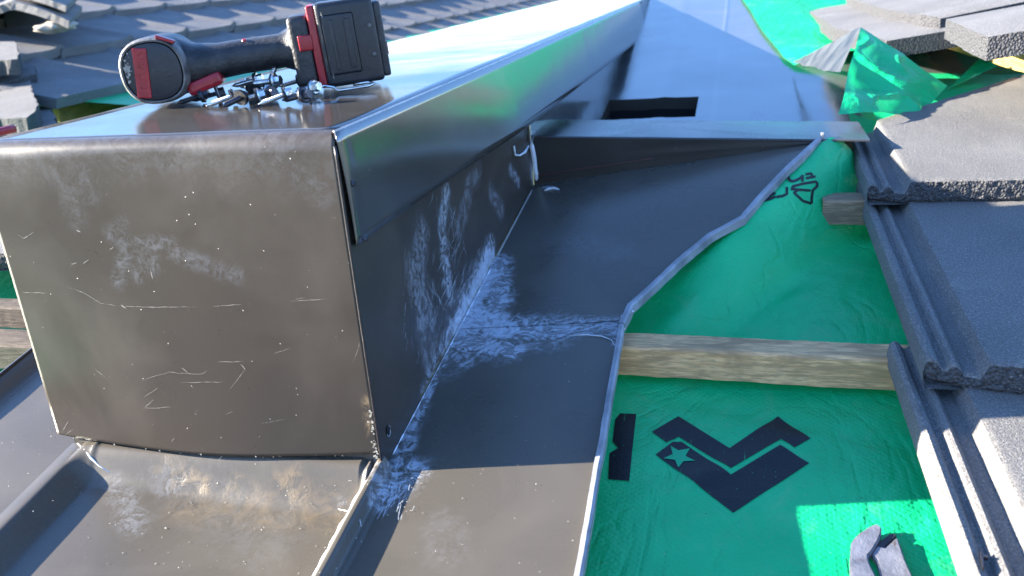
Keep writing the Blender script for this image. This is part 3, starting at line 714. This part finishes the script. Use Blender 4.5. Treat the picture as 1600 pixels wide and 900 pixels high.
def ptile(yn,xo,off,rz_,label,**kw):
    o=make_tile('roof_tile',.345,.44 if 'L_' not in kw else kw.pop('L_'),.028,nx=110,ny=50,**kw); link(o)
    place(o,Vector((xo,yn,N(yn)+off)),TP,rz_); return tag(o,label,'roof tile')
ptile(.456,.4085,.043,.022,'uppermost near sunlit tile with a diagonal cut back edge and pebbly nose',L_=.56,cut=[(Vector((.030,.235,0)),Vector((-1,1.06,0)).normalized())])
ptile(.120,.4145,.041,.018,'middle near concrete tile, mostly in blue shadow, lapped by the sunlit tile above',skew=.10)
ptile(-.232,.413,.041,.033,'lowest near concrete tile with sunlit ribs on its left edge')
# tile clip by the lowest tile
cl=bmesh.new(); p=at(1534,880,'z',-.262)
boxb(cl,p,(.0012,.016,.007),Matrix.Rotation(-.15,3,'Z'),.0003); boxb(cl,p+Vector((.002,.003,.002)),(.004,.002,.003),None,.0003)
tag(fromb('tile_clip',cl,M_STEELD),'tiny thin metal clip hooked on the left edge of the lowest near tile','tile clip')
# ------------------------------------------------------------------ cutting tool in the lower right
tl=tag(empty('metal_snips',(.36,-.01,-.30)),'worn steel pincer jaws lying open on the sunlit green underlay','hand tool')
def jaw(px,name,th,zo,mat=M_TOOL,bev=.0012):
    c9=[(1300+a/8.89,800+b/8.89) for a,b in px]
    pts=[surf(u,v,mz,zo) for u,v in c9]
    bm=bmesh.new(); vs=[bm.verts.new(p) for p in pts]; f=bm.faces.new(vs)
    r=bmesh.ops.extrude_face_region(bm,geom=[f]); 
    for v in [x for x in r['geom'] if isinstance(x,bmesh.types.BMVert)]: v.co.z-=th
    bmesh.ops.recalc_face_normals(bm,faces=bm.faces)
    if bev: bmesh.ops.bevel(bm,geom=[e for e in bm.edges if e.calc_face_angle(0)>.6],offset=bev,segments=2,affect='EDGES')
    return child(fromb(name,bm,mat,None,True,35),tl)
jaw([(340,1500),(255,900),(250,600),(262,430),(310,350),(400,270),(520,190),(600,155),(655,165),(690,210),(690,290),(650,390),(620,440),(580,510),(545,560),(510,590),(505,640),(530,720),(570,800),(620,900),(700,1500)],'cutting_jaw',.007,.009)
jaw([(690,1500),(680,900),(650,760),(620,660),(560,600),(560,560),(620,460),(740,490),(905,335),(940,420),(1020,660),(1120,880),(1250,1500)],'cutting_jaw',.006,.007)
jaw([(620,470),(650,410),(800,300),(850,285),(905,320),(740,490),(640,560),(570,600)],'jaw_blade',.004,.0055,M_STEELD,.0006)
for s in ((600,1500,380,3600),(1000,1500,1500,3600)):
    a=surf(1300+s[0]/8.89,800+s[1]/8.89,mz,.016) if False else Vector((.36 if s[0]<700 else .385,-.075,N(-.075)-.036)); b=a+Vector((-.02 if s[0]<700 else .03,-.14,-.02))
    child(tube('handle',[a.lerp(b,t) for t in lin(0,1,8)],.009,M_RED,None,10),tl)
# ------------------------------------------------------------------ near left: underlay, battens, tiles
def lmz(x,y): return min(N(y)-.045,-.165)+.003*nz3((x,y,0),8)
lm=tag(grid('roof_underlay',lambda x,y:Vector((x,y,lmz(x,y))),lin(-2.6,-.34,80),lin(-.5,1.25,60)+lin(1.4,9.6,20),M_GRN,None,None),'dark shaded green underlay left of the metal box','roof underlay')
batten('timber_batten',Vector((-1.1,.180,N(.18)-.02)),Vector((-.445,.172,N(.17)-.02)),.030,.045,M_WOODG,'dark grey timber batten left of the metal box, above the left tray')
batten('timber_batten',Vector((-.75,.235,N(.235)-.012)),Vector((-.525,.232,N(.235)-.012)),.026,.03,M_WOODG,'broken grey timber end between the left tile and the left batten')
o=make_tile('roof_tile',.345,.44,.026,nx=60,ny=30,corner=0,cut=[(Vector((.29,.0,0)),Vector((1,-.75,0)).normalized())]); link(o)
place(o,Vector((-.90,.275,N(.275)+.033)),TP,.12); tag(o,'sunlit tile corner at the left photo edge, beside the metal box','roof tile')
o=make_tile('roof_tile',.345,.44,.026,nx=60,ny=30,corner=0); link(o)
place(o,Vector((-1.25,.275,N(.275)+.033)),TP,.12); tag(o,'tile off the left photo edge, next to the sunlit tile corner','roof tile'); bpy.data.objects.remove(o)
# ------------------------------------------------------------------ left roof field
LT=math.radians(16.3)
GA=.32
ORD_=['first','second','third','fourth','fifth','sixth','seventh','eighth','ninth','tenth','eleventh','twelfth','thirteenth','fourteenth','fifteenth','sixteenth','seventeenth','eighteenth','nineteenth','twentieth','twenty-first','twenty-second','twenty-third','twenty-fourth','twenty-fifth','twenty-sixth']
ORD=ORD_+['thirtieth']*0+['twenty-seventh','twenty-eighth','twenty-ninth','thirtieth','thirty-first']
def far_tile_mesh():
    # local: x across (width .30 + lap), y up the slope; rolled right edge that laps its neighbour
    nx,ny=16,8; W_,L_,T=.318,.42,.026; vv=[];ff=[]
    xs=lin(0,W_,nx)
    def zt(x): return .010*math.exp(-((x-.296)/.016)**2)+.0008*math.cos(x/W_*math.pi*2)-.002*sstep(.02,0,x)+.004*(x/W_)
    for j in range(ny):
        y=L_*j/(ny-1)
        for x in xs: vv.append((x,y+(.006*sstep(.27,.31,x) if j==0 else 0)+(.0025*nz3((x,0,0),60) if j==0 else 0),zt(x)))
    for x in xs: vv.append((x,.004,zt(x)*.7-T))
    for x in xs: vv.append((x,L_,-T))
    for j in range(ny-1):
        for i in range(nx-1): ff.append((j*nx+i,j*nx+i+1,(j+1)*nx+i+1,(j+1)*nx+i))
    b=ny*nx
    for i in range(nx-1): ff.append((b+i,b+i+1,i+1,i)); ff.append((b+nx+i,b+nx+i+1,b+i+1,b+i)); ff.append(((ny-1)*nx+i,(ny-1)*nx+i+1,b+nx+i+1,b+nx+i))
    ff.append((0,)+tuple(j*nx for j in range(1,ny))+(b+nx,b)); ff.append(tuple(j*nx+nx-1 for j in range(ny))[::-1]+(b+nx-1,b+2*nx-1))
    me=bpy.data.meshes.new('roof_tile'); me.from_pydata(vv,[],ff); me.polygons.foreach_set('use_smooth',[True]*len(ff)); me.materials.append(M_TILE2); me.set_sharp_from_angle(angle=math.radians(40)); return me
FT=far_tile_mesh()
TT=LT-.030/GA*.85
def left_tile(row,y,label,grp,dx=0,drz=0):
    xn=-1.285-GA*math.cos(LT)*row+dx; zn=-.100+GA*math.sin(LT)*row
    o=bpy.data.objects.new('roof_tile',FT); link(o)
    # local y -> -X upslope ; local x -> +Y
    ex=Vector((0,1,0)); ey=Vector((-math.cos(TT),0,math.sin(TT))); ez=ex.cross(ey)
    if drz: Rm=Matrix.Rotation(drz,3,ez); ex=Rm@ex; ey=Rm@ey
    Mx=Matrix((ex,ey,ez)).transposed().to_4x4(); o.matrix_world=Matrix.Translation((xn,y,zn+random.uniform(-.002,.002)))@Mx
    return tag(o,label,'roof tile',grp)
rn={-1:('lowest course','tiles of the lowest left course'),0:('second course up','tiles of the second left course'),1:('third course up','tiles of the third left course'),2:('fourth course up','tiles of the fourth left course'),3:('fifth course up','tiles of the fifth left course'),4:('sixth course up','tiles of the topmost left course')}
for row,(ys,ye,dx) in {-1:(2.45,9.3,.06),0:(1.16,9.3,0),1:(1.26,5.2,0),2:(1.30,4.3,0),3:(1.9,4.3,0),4:(2.4,4.3,0)}.items():
    y=ys; i=0
    while y<ye:
        left_tile(row,y,'grey tile in the %s of the left roof, %s from the near end'%(rn[row][0],ORD[i]),rn[row][1],dx,random.uniform(-.008,.008)); y+=.30; i+=1
# underlay strip and eaves batten under the left roof
lu=tag(grid('roof_underlay',lambda x,y:Vector((x,y,-.150+(-1.0-x)*.10 if x<-1.0 else -.150-.03*(x+1.0)/.7)),lin(-2.4,-.32,14),lin(1.25,9.6,30),M_GRN,None,None),'thin strip of green underlay between the metal box and the far left tiles','roof underlay')
ty=at(90,182,'z',-.165); 
batten('timber_batten',at(84,176,'z',-.14),at(340,116,'z',-.14),.05,.03,M_WOODY,'yellow new timber batten under the left roof tiles, behind the drill')
# broken tiles at the left hip
def chunk(px,z,th,label,tilt=(0,0),seed=0):
    pts=[]
    for i,(u,v) in enumerate(px):
        p=surf(u,v,lambda x,y:z+tilt[0]*(x+1.2)+tilt[1]*(y-1.1)); pts.append(p)
    # densify and roughen the outline
    Q=[]
    for a,b in zip(pts,pts[1:]+pts[:1]):
        n=max(2,int((b-a).length/.012))
        for i in range(n):
            p=a.lerp(b,i/n); p+=Vector((nz3(p,40,seed),nz3(p,40,seed+3),0))*.006; Q.append(p)
    bm=bmesh.new(); vs=[bm.verts.new(p) for p in Q]; f=bm.faces.new(vs); r=bmesh.ops.extrude_face_region(bm,geom=[f])
    for v in [x for x in r['geom'] if isinstance(x,bmesh.types.BMVert)]:
        v.co.z-=th; v.co+=Vector((nz3(v.co,60),nz3(v.co,60,4),nz3(v.co,60,8)*.5))*.008
    bmesh.ops.triangulate(bm,faces=[f for f in bm.faces if len(f.verts)>4])
    o=fromb('broken_tile',bm,M_TILE); o.data.materials.append(M_AGG)
    for p in o.data.polygons:
        if abs(p.normal.z)<.6: p.material_index=1
    return tag(o,label,'broken tile')
chunk([(-60,64),(24,65),(30,80),(27,92),(-60,100)],-.02,.035,'uppermost broken tile piece at the left edge, below the ridge cap',(0,.167))
chunk([(-60,116),(30,106),(50,100),(56,115),(-60,150)],-.075,.025,'narrow broken tile piece between two bigger chunks at the left edge',(0,.167))
chunk([(-60,150),(45,121),(50,140),(60,165),(52,176),(40,184),(-60,188)],-.085,.045,'largest broken tile chunk at the left edge, with a jagged right side',(0,.167))
chunk([(56,166),(78,165),(88,192),(40,212),(52,190)],-.13,.02,'small flat tile scrap beside the jagged broken chunk',(0,.1))
chunk([(60,90),(52,78),(80,86),(90,200),(60,210)],-.19,.01,'x') and None
bpy.data.objects.remove([o for o in COL.objects if o.get('label')=='x'][0])
P=[at(u,v,'z',-.06) for u,v in [(-40,214),(0,206),(12,203),(22,201)]]
tag(tube('red_cord',P,.006,M_RED,None,8),'short red plastic strip at the left photo edge behind the metal box','strip')
# ridge cap pointing at the camera with mortar
rc=tag(empty('ridge_cap',at(30,40,'y',1.5)),'ridge tile like an upside-down V at the top left corner with a dark hollow','ridge tile')
def rp(u,v,y=1.5): return at(u,v,'y',y)
apx=rp(18,2); L0=rp(-60,40); R0=rp(108,33); dirn=Vector((-.55,.8,.08)).normalized()
def shell(A,B,th,name):
    d=dirn*.42; nrm=(B-A).cross(d).normalized(); nrm=nrm if nrm.z>0 else -nrm
    vv=[];n=14
    for k,off in ((0,0),(1,0),(1,1),(0,1)):
        for i in range(n):
            t=i/(n-1); p=A.lerp(B,t)+d*k-nrm*th*off+nrm*.006*math.sin(t*3.14); vv.append(p+ (dirn*-.004*nz3(p,50) if k==0 else Vector()))
    ff=[]
    for r in range(4):
        for i in range(n-1): ff.append((r*n+i,r*n+i+1,((r+1)%4)*n+i+1,((r+1)%4)*n+i))
    ff.append((0,n,2*n,3*n)); ff.append((n-1,2*n-1,3*n-1,4*n-1)[::-1])
    return child(mk(name,vv,ff,M_TILE,None,False),rc)
shell(apx,R0,.020,'tile_wing'); shell(apx,L0,.020,'tile_wing')
apx2=apx+dirn*.05+Vector((0,0,.022)); 
shell(apx2,rp(100,12)+dirn*.05,.016,'upper_lap')
bm=bmesh.new(); bmesh.ops.create_icosphere(bm,subdivisions=3,radius=1)
c=rp(88,42,1.54)
for v in bm.verts: v.co=Vector((v.co.x*.055,v.co.y*.05,v.co.z*.016))*(1+.35*nz3(v.co,2))+c
child(fromb('mortar_lump',bm,M_MORT,None,True),rc)
# near-black block behind the cap: the hollow's shade put into its colour
bm=bmesh.new(); boxb(bm,rp(10,45,1.85),(.30,.3,.11)); child(fromb('hollow_shade',bm,simple('hollow_shade_black',(.03,.03,.03),.9)),rc)
# ------------------------------------------------------------------ far right roof
def far_right(nu,nv,z,u2,v2,label,Wd=.30,Ld=.42,tilt=.10,dz=0,grp='sunlit tiles of the far right roof'):
    # near nose corner px (nu,nv) and far nose corner px (u2,v2) both at height z
    a=at(nu,nv,'z',z); b=at(u2,v2,'z',z); ex=(b-a).normalized(); ey=Vector((ex.y,-ex.x,0)).normalized(); 
    ey=(Vector((ey.x,ey.y,0))+Vector((0,0,tilt))).normalized(); W_=(b-a).length; ez=ex.cross(-ey) if False else None
    vv=[];nx,ny=14,6
    T=.028; dn=Vector((0,0,-T))
    def top(s,t): 
        p=a+ex*W_*s+ey*Ld*t; r=.006*math.sin(s*math.pi)**.5; return p+Vector((0,0,r-.002))+(-ey*(.004*nz3((s*9,nu,0))+.010*math.sin(s*math.pi)**.4) if t==0 else Vector())
    for j in range(ny):
        for i in range(nx): vv.append(top(i/(nx-1),j/(ny-1)))
    for j in range(ny):
        for i in range(nx): vv.append(top(i/(nx-1),j/(ny-1))+dn)
    q=nx*ny; ff=[]
    for j in range(ny-1):
        for i in range(nx-1): k=j*nx+i; ff.append((k,k+nx,k+nx+1,k+1)); ff.append((q+k,q+k+1,q+k+nx+1,q+k+nx))
    for i in range(nx-1): ff.append((i,i+1,q+i+1,q+i)); k=(ny-1)*nx+i; ff.append((k,q+k,q+k+1,k+1))
    for j in range(ny-1): k=j*nx; ff.append((k,q+k,q+k+nx,k+nx)); k+=nx-1; ff.append((k,k+nx,q+k+nx,q+k))
    o=mk('roof_tile',vv,ff,M_TILE2,None,True); o.data.set_sharp_from_angle(angle=math.radians(40)); 
    o.data.materials.append(M_AGG)
    for p in o.data.polygons[-(2*(nx-1)+2*(ny-1)):]: p.material_index=1
    return tag(o,label,'roof tile',grp)
far_right(1386,62,-.052,1312,45,'sunlit tile nearest the crumpled green flap, lowest course of far right roof',Ld=.30)
far_right(1312,45,-.052,1284,26,'second tile from the green flap in the lowest far right course',Ld=.36)
far_right(1284,27,-.052,1247,8,'third tile from the green flap in the lowest far right course',Ld=.42)
far_right(1247,8,-.050,1215,-10,'fourth tile from the green flap in the lowest far right course',Ld=.42)
far_right(1470,27,-.025,1430,22,'upper far right tile, just left of the big overhanging one',Ld=.42,tilt=.13)
far_right(1429,22,-.025,1384,14,'second tile left of the big overhanging one, upper far right course',Ld=.42,tilt=.13)
far_right(1384,14,-.025,1352,4,'third tile left of the big overhanging one, upper far right course',Ld=.42,tilt=.13)
far_right(1352,4,-.025,1318,-8,'fourth tile left of the big overhanging one, upper far right course',Ld=.42,tilt=.13)
far_right(1545,55,-.020,1481,28,'big overhanging tile at the top right, its rough underside edge showing',Ld=.5,tilt=.14)
# timber under the far right tiles
batten('timber_batten',at(1424,40,'z',-.085),at(1640,98,'z',-.085),.030,.05,M_WOODY,'bright yellow timber under the big overhanging tile at the top right')
# far right underlay: sheet from gutter edge up to the tiles
def fx(y): 
    P=[(.66,.44),(1.0,.42),(1.24,.385),(1.36,.345),(1.98,.257),(5,.10)]
    for (a,xa),(b,xb) in zip(P,P[1:]):
        if a<=y<=b: return xa+(xb-xa)*(y-a)/(b-a)
    return P[-1][1]
def frz(x,y):
    e=fx(y); return gz(x,y)+.008+.25*max(0,x-e)*(1 if y<9 else 1)
def frs(a,y):
    e=fx(y); x=e+.75*a; zz_=-.17+.155*(y-1.02)+.006+.10*a*1.0; zz_=min(zz_,-.083+.06*a) if a>.12 else zz_
    zz_=-.17+.155*(y-1.02)+.006 if a==0 else min(-.17+.155*(y-1.02)+.008+.14*a, max(-.17+.155*(y-1.02)+.006,-.1+.05*a))
    return Vector((x+.006*nz3((a,y,0),4),y,zz_+.010*nz3((x,y,0),6)*min(1,a*5)+.006*math.sin((x*.8+y*.35)*42)*min(1,a*6)*.5))
fru=tag(grid('roof_underlay',frs,lin(0,1,90),lin(1.30,5,120),M_GRN,None,None),'sunlit green underlay lapping into the far end of the gutter, below the far right tiles','roof underlay')
fr2=tag(grid('roof_underlay',lambda a,b:(lambda x,y:Vector((x,y,min(-.140,N(y)-.035)+.010*nz3((x,y,0),7))))(.47+.6*a,.66+.66*b),lin(0,1,60),lin(0,1,60),M_GRN,None,None),'folded green underlay in the hollow below the yellow timber','roof underlay')
# the big crumpled flap
def patch(name,cor,nu,nv,mat,amp,freq,seed,parent=None):
    A,B,C,D=cor
    def fn(a,b):
        p=A.lerp(B,a).lerp(D.lerp(C,a),b); w_=min(1,8*a*(1-a)*1.0+.2)*min(1,8*b*(1-b)+.2)
        d=1.5*(.5-abs(nz3(p,freq,seed)))+.22*(.5-abs(nz3(p,freq*2.7,seed+4)))
        return p+(Vector((.4,-.6,.7))*(amp*w_*(d*1.5-.7)+amp*.6*nz3(p,freq*.6,seed)))
    return grid(name,fn,lin(0,1,nu),lin(0,1,nv),mat,parent)
A_=at(1345,42,'y',.90); B_=surf(1238,98,gz,.012); C_=at(1311,115,'y',.80); D_=at(1309,180,'y',.655); E_=at(1480,134,'y',.84); F_=at(1440,178,'y',.74)
flap=tag(patch('underlay_flap',(D_,F_,E_,A_),60,60,M_GRN,.012,16,3),'crumpled green flap of underlay standing up behind the cross ledge','underlay flap')
# bulge the left edge of the flap through C
for v in flap.data.vertices: pass
u2=patch('folded_underside',(B_,C_,A_,A_.lerp(B_,.5)),40,40,M_UND,.008,26,9); child(u2,flap)
s3=tag(patch('underlay_flap',(at(1482,138,'y',1.0),at(1566,99,'y',1.08),at(1558,93,'y',1.1),at(1534,88,'y',1.1)),30,30,M_GRN,.008,20,5),'small raised green fold just above the diagonal edge of the near sunlit tile','underlay flap')
# ------------------------------------------------------------------ cordless impact driver
H=at(241,119,'z',.030); Bc=at(531,77,'z',.0385)
U=(Bc-H); Ulen=U.length; U.normalize(); Wd=Vector((0,0,1)); V=Wd.cross(U).normalized(); Wd=U.cross(V).normalized()
if Wd.z<0: Wd=-Wd
DM=Matrix((U,V,Wd)).transposed().to_4x4(); DM.translation=H
drill=bpy.data.objects.new('cordless_driver',None); drill.empty_display_size=.03; drill.matrix_world=DM; link(drill)
tag(drill,'scuffed black and red cordless driver lying on its side on the metal box','power tool')
def loft(name,secs,mat,parent,seg=32,cap=True,axis='v',pw=2.4):
    vv=[];ff=[]
    for (c,ru,rw,pos) in secs:
        for k in range(seg):
            t=2*math.pi*k/seg; ct,st=math.cos(t),math.sin(t); a=math.copysign(abs(ct)**(2/pw),ct)*ru; b=math.copysign(abs(st)**(2/pw),st)*rw
            vv.append((c[0]+a,pos,c[1]+b) if axis=='v' else (pos,c[0]+a,c[1]+b))
    n=len(secs)
    for i in range(n-1):
        for k in range(seg): ff.append((i*seg+k,i*seg+(k+1)%seg,(i+1)*seg+(k+1)%seg,(i+1)*seg+k))
    if cap: ff.append(tuple(range(seg))); ff.append(tuple((n-1)*seg+k for k in range(seg)))
    bm=bmesh.new(); me=bpy.data.meshes.new('t'); me.from_pydata(vv,[],ff); bm.from_mesh(me); bpy.data.meshes.remove(me)
    return fromb(name,bm,mat,parent,True,50)
# v axis: away from camera. rear of the motor at v=0
hd=loft('motor_housing',[((0,0),.0275,.0270,.004),((0,0),.0298,.0290,.008),((0,0),.0306,.0298,.02),((0,0),.0310,.030,.05),((0,0),.031,.030,.08),((0,0),.027,.027,.105),((0,0),.020,.020,.125),((0,0),.012,.012,.135)],M_PLG,drill)
loft('rubber_rim',[((0,0),.0250,.0254,.0035),((0,0),.0256,.0260,-.001),((0,0),.0272,.0274,-.0015),((0,0),.0292,.0290,.002),((0,0),.0303,.0297,.010),((0,0),.030,.029,.012)],M_RIM,drill,cap=False)
loft('rear_cap',[((0,0),.019,.020,-.0022),((0,0),.0243,.0248,-.001),((0,0),.0256,.0260,.003)],M_PLB,drill)
bm=bmesh.new(); boxb(bm,(-.0095,-.0022,.0),(.0125,.003,.044),Matrix.Rotation(.14,3,'Y'),.0012); bd_=fromb('red_badge',bm,M_RED,drill)
bm=bmesh.new()
for i in range(9):
    boxb(bm,Vector((-.0095+.14*(-.018+i*.0045)*-1*-1,-.0040,-.018+i*.0045)),(.0045,.0008,.0009),Matrix.Rotation(.14,3,'Y'))
    if i%2: boxb(bm,Vector((-.0115+.14*(-.018+i*.0045),-.0040,-.016+i*.0045)),(.0009,.0008,.0035),None)
fromb('raised_lettering',bm,M_RED,bd_)
# scuff at the left of cap
vv=[];ff=[]
for _ in range(26):
    c=Vector((-.0195+random.gauss(0,.0022),-.0026,.006+random.gauss(0,.006))); b=len(vv); r=random.uniform(.0006,.0022)
    for k in range(6): an=k*1.047; rr=r*random.uniform(.4,1.2); vv.append(c+Vector((math.cos(an)*rr,-.0004*random.random(),math.sin(an)*rr)))
    ff.append(tuple(range(b,b+6)))
mk('scuff_marks',vv,ff,M_MORT,drill,False)
bm=bmesh.new(); boxb(bm,(.0165,.004,.0262),(.016,.010,.003),Matrix.Rotation(.45,3,'Y'),.001); fromb('red_accent',bm,M_RED,drill)
bm=bmesh.new(); boxb(bm,(.040,.022,-.018),(.034,.030,.012),Matrix.Rotation(-.25,3,'Y'),.004); fromb('trigger_guard',bm,M_RED,drill)
uB=Ulen     # centre of the battery's rear face along u
hs=[((.040,.0),.034,.029,.0),((.042,.0),.034,.026,.02),((.040,-.002),.030,.020,.035),((.038,-.001),.026,.0165,.055),((.038,.0),.022,.0160,.075),((.040,.0),.021,.0160,uB-.055),((.042,.0),.025,.020,uB-.046),((.044,.0),.034,.026,uB-.042)]
loft('handle',hs,M_PLG,drill,seg=28,axis='u',pw=2.6)
for s in (.082,): child_=disc('red_screw_dot',Vector((s,.026,.0150)),Vector((0,-.4,1)),.0026,.002,M_RED,12,drill)
def lb(name,c,s,mat,bev=.002,rot=None,par=None,seg=3):
    bm=bmesh.new(); boxb(bm,c,s,rot,bev,seg); return fromb(name,bm,mat,par or drill,True,50)
BW=.076; 
ft=lb('battery_foot',(uB-.034,.042,-.0015),(.020,.088,.064),M_PLG,.006)
lb('release_button',(uB-.030,-.0025,.006),(.013,.004,.014),M_RED,.0015,par=ft)
lb('red_band',(uB-.0205,.044,.0005),(.008,.096,.0745),M_RED,.0025)
bat=lb('battery_pack',(uB+.010,.046,.001),(.054,.108,BW),M_PLB,.005)
lb('battery_end',(uB+.0395,.046,.0),(.008,.100,BW-.008),M_PLG,.003,par=bat)
lb('side_panel',(uB+.002,-.0082,.001),(.030,.002,.054),M_PLB,.002,par=bat)
lb('side_rib',(uB+.010,-.0096,.001),(.005,.003,.044),M_PLB,.001,par=bat)
lb('side_rib',(uB-.004,-.0096,.001),(.003,.0025,.046),M_PLB,.001,par=bat)
lb('side_groove',(uB-.0105,-.0084,.001),(.0015,.0016,.060),M_RIM,.0005,par=bat)
lb('spec_label',(uB+.0440,.046,.002),(.0012,.052,.034),M_LBL,.0005,par=bat)
lb('spec_patch',(uB+.0450,.030,-.010),(.0008,.022,.012),M_RED,.0003,par=bat)
for dz in (.014,-.012): disc('case_screw',Vector((uB+.0305,-.0085,dz)),Vector((0,-1,0)),.0022,.0015,M_RIM,10,bat)
# belt hook wire under the battery
def LV(u,v,w_): return Vector((u,v,w_))
hk=[LV(uB-.030,-.004,-.036),LV(uB-.020,-.010,-.034),LV(uB-.012,-.013,-.036),LV(uB-.009,-.014,-.0395),LV(uB+.004,-.014,-.0395),LV(uB+.020,-.014,-.0395),LV(uB+.026,-.013,-.038),LV(uB+.020,-.010,-.0365),LV(uB+.006,-.007,-.0370)]
tube('belt_hook',hk,.0014,M_STEEL,drill,8)
# drop the tool onto the sheet
bpy.context.view_layer.update()
def lowest(root):
    z=9
    for o in root.children_recursive:
        if o.type=='MESH':
            mw=o.matrix_world
            for v in o.data.vertices: z=min(z,(mw@v.co).z)
    return z
drill.location.z+= .0012-lowest(drill)
# ------------------------------------------------------------------ roofing screws
def screw_parts(dark):
    st=M_STEELD if dark else M_STEEL
    bm=bmesh.new(); bmesh.ops.create_cone(bm,cap_ends=True,segments=6,radius1=.0046,radius2=.0043,depth=.0048); bmesh.ops.translate(bm,vec=(-.0034,0,0),verts=[])
    for v in bm.verts: v.co=Vector((-v.co.z-.0034,v.co.x,v.co.y))
    b2=bmesh.new(); bmesh.ops.create_cone(b2,cap_ends=True,segments=20,radius1=.0072,radius2=.0060,depth=.0012)
    for v in b2.verts: v.co=Vector((-v.co.z-.0004,v.co.x,v.co.y))
    me=bpy.data.meshes.new('x'); b2.to_mesh(me); bm.from_mesh(me); b2.free(); bpy.data.meshes.remove(me)
    mh=bpy.data.meshes.new('hex_head'); bm.to_mesh(mh); bm.free(); mh.materials.append(st)
    bm=bmesh.new(); bmesh.ops.create_cone(bm,cap_ends=True,segments=20,radius1=.0066,radius2=.0066,depth=.0022)
    for v in bm.verts: v.co=Vector((v.co.z+.0016,v.co.x,v.co.y))
    mw=bpy.data.meshes.new('washer'); bm.to_mesh(mw); bm.free(); mw.materials.append(M_RUB)
    vv=[];ff=[];seg=12;n=84;L_=.024
    for i in range(n+1):
        t=i/n; x=.002+t*L_
        for k in range(seg):
            th=2*math.pi*k/seg; ph=(t*L_/.0017*2*math.pi-th)%(2*math.pi); r=.0019+.0010*max(0,math.cos(ph))**2
            if t>.80: q=(t-.80)/.20; r=(.0021*(1-q)+.0003)
            vv.append((x,r*math.cos(th),r*math.sin(th)))
    for i in range(n):
        for k in range(seg): ff.append((i*seg+k,i*seg+(k+1)%seg,(i+1)*seg+(k+1)%seg,(i+1)*seg+k))
    ff.append(tuple(n*seg+k for k in range(seg)))
    ms=bpy.data.meshes.new('threaded_shank'); ms.from_pydata(vv,[],ff); ms.polygons.foreach_set('use_smooth',[True]*len(ff)); ms.materials.append(st)
    return mh,mw,ms
SP={0:screw_parts(0),1:screw_parts(1)}
def screw(u,v,z,az,el,dark,label):
    p=at(u,v,'z',z); root=bpy.data.objects.new('roofing_screw',None); root.empty_display_size=.01
    d=Vector((math.cos(az)*math.cos(el),math.sin(az)*math.cos(el),math.sin(el))); q=d.to_track_quat('X','Z').to_matrix().to_4x4()
    root.matrix_world=Matrix.Translation(p)@q@Matrix.Rotation(random.uniform(0,1),4,'X'); link(root)
    for me,nm in zip(SP[dark],('hex_head','washer','threaded_shank')):
        link(bpy.data.objects.new(nm,me),root)
    bpy.context.view_layer.update(); lo=lowest(root)
    if z<.01 or lo<.0006: root.location.z+=.0010-lo
    tag(root,label,'screw','roofing screws piled beside the driver')
r_=math.radians
# (photo x, y of the head, height, heading of the tip, tilt of the tip)
SL=[(318,152,.006,200,-12,1,'black screw nearest the driver head, tip towards the left'),
(342,147,.007,215,-10,1,'dark screw with its hex head up, second from the left'),
(366,152,.007,222,-12,0,'bright silver screw lying in front of the pile, pointing down left'),
(378,154,.007,262,-8,1,'black washered screw facing the camera, mid pile'),
(405,151,.007,205,-8,0,'grey screw low in the middle of the pile, beside a bright one'),
(448,150,.007,212,-14,0,'longest looking silver screw at the front right of the pile'),
(402,124,.016,195,-10,0,'silver screw lying on top of the pile, below the handle'),
(430,126,.016,180,-4,0,'silver screw on top of the pile with a shiny round head'),
(420,134,.010,80,50,0,'screw standing with its point upward behind the pile'),
(396,138,.009,330,-6,1,'dark screw half buried in the back of the pile'),
(425,150,.006,150,-8,1,'dark screw wedged under the longest silver one'),
(476,150,.007,170,-10,1,'black headed screw at the right end of the pile'),
(470,127,.007,190,-10,0,'bright silver screw by the battery foot'),
(492,138,.007,165,-8,0,'silver screw beside the belt hook'),
(385,132,.008,20,-8,0,'small looking screw at the back left of the pile')]
for u,v,z,az,el_,dk,lb_ in SL: screw(u,v,z,r_(az),r_(el_),dk,lb_)
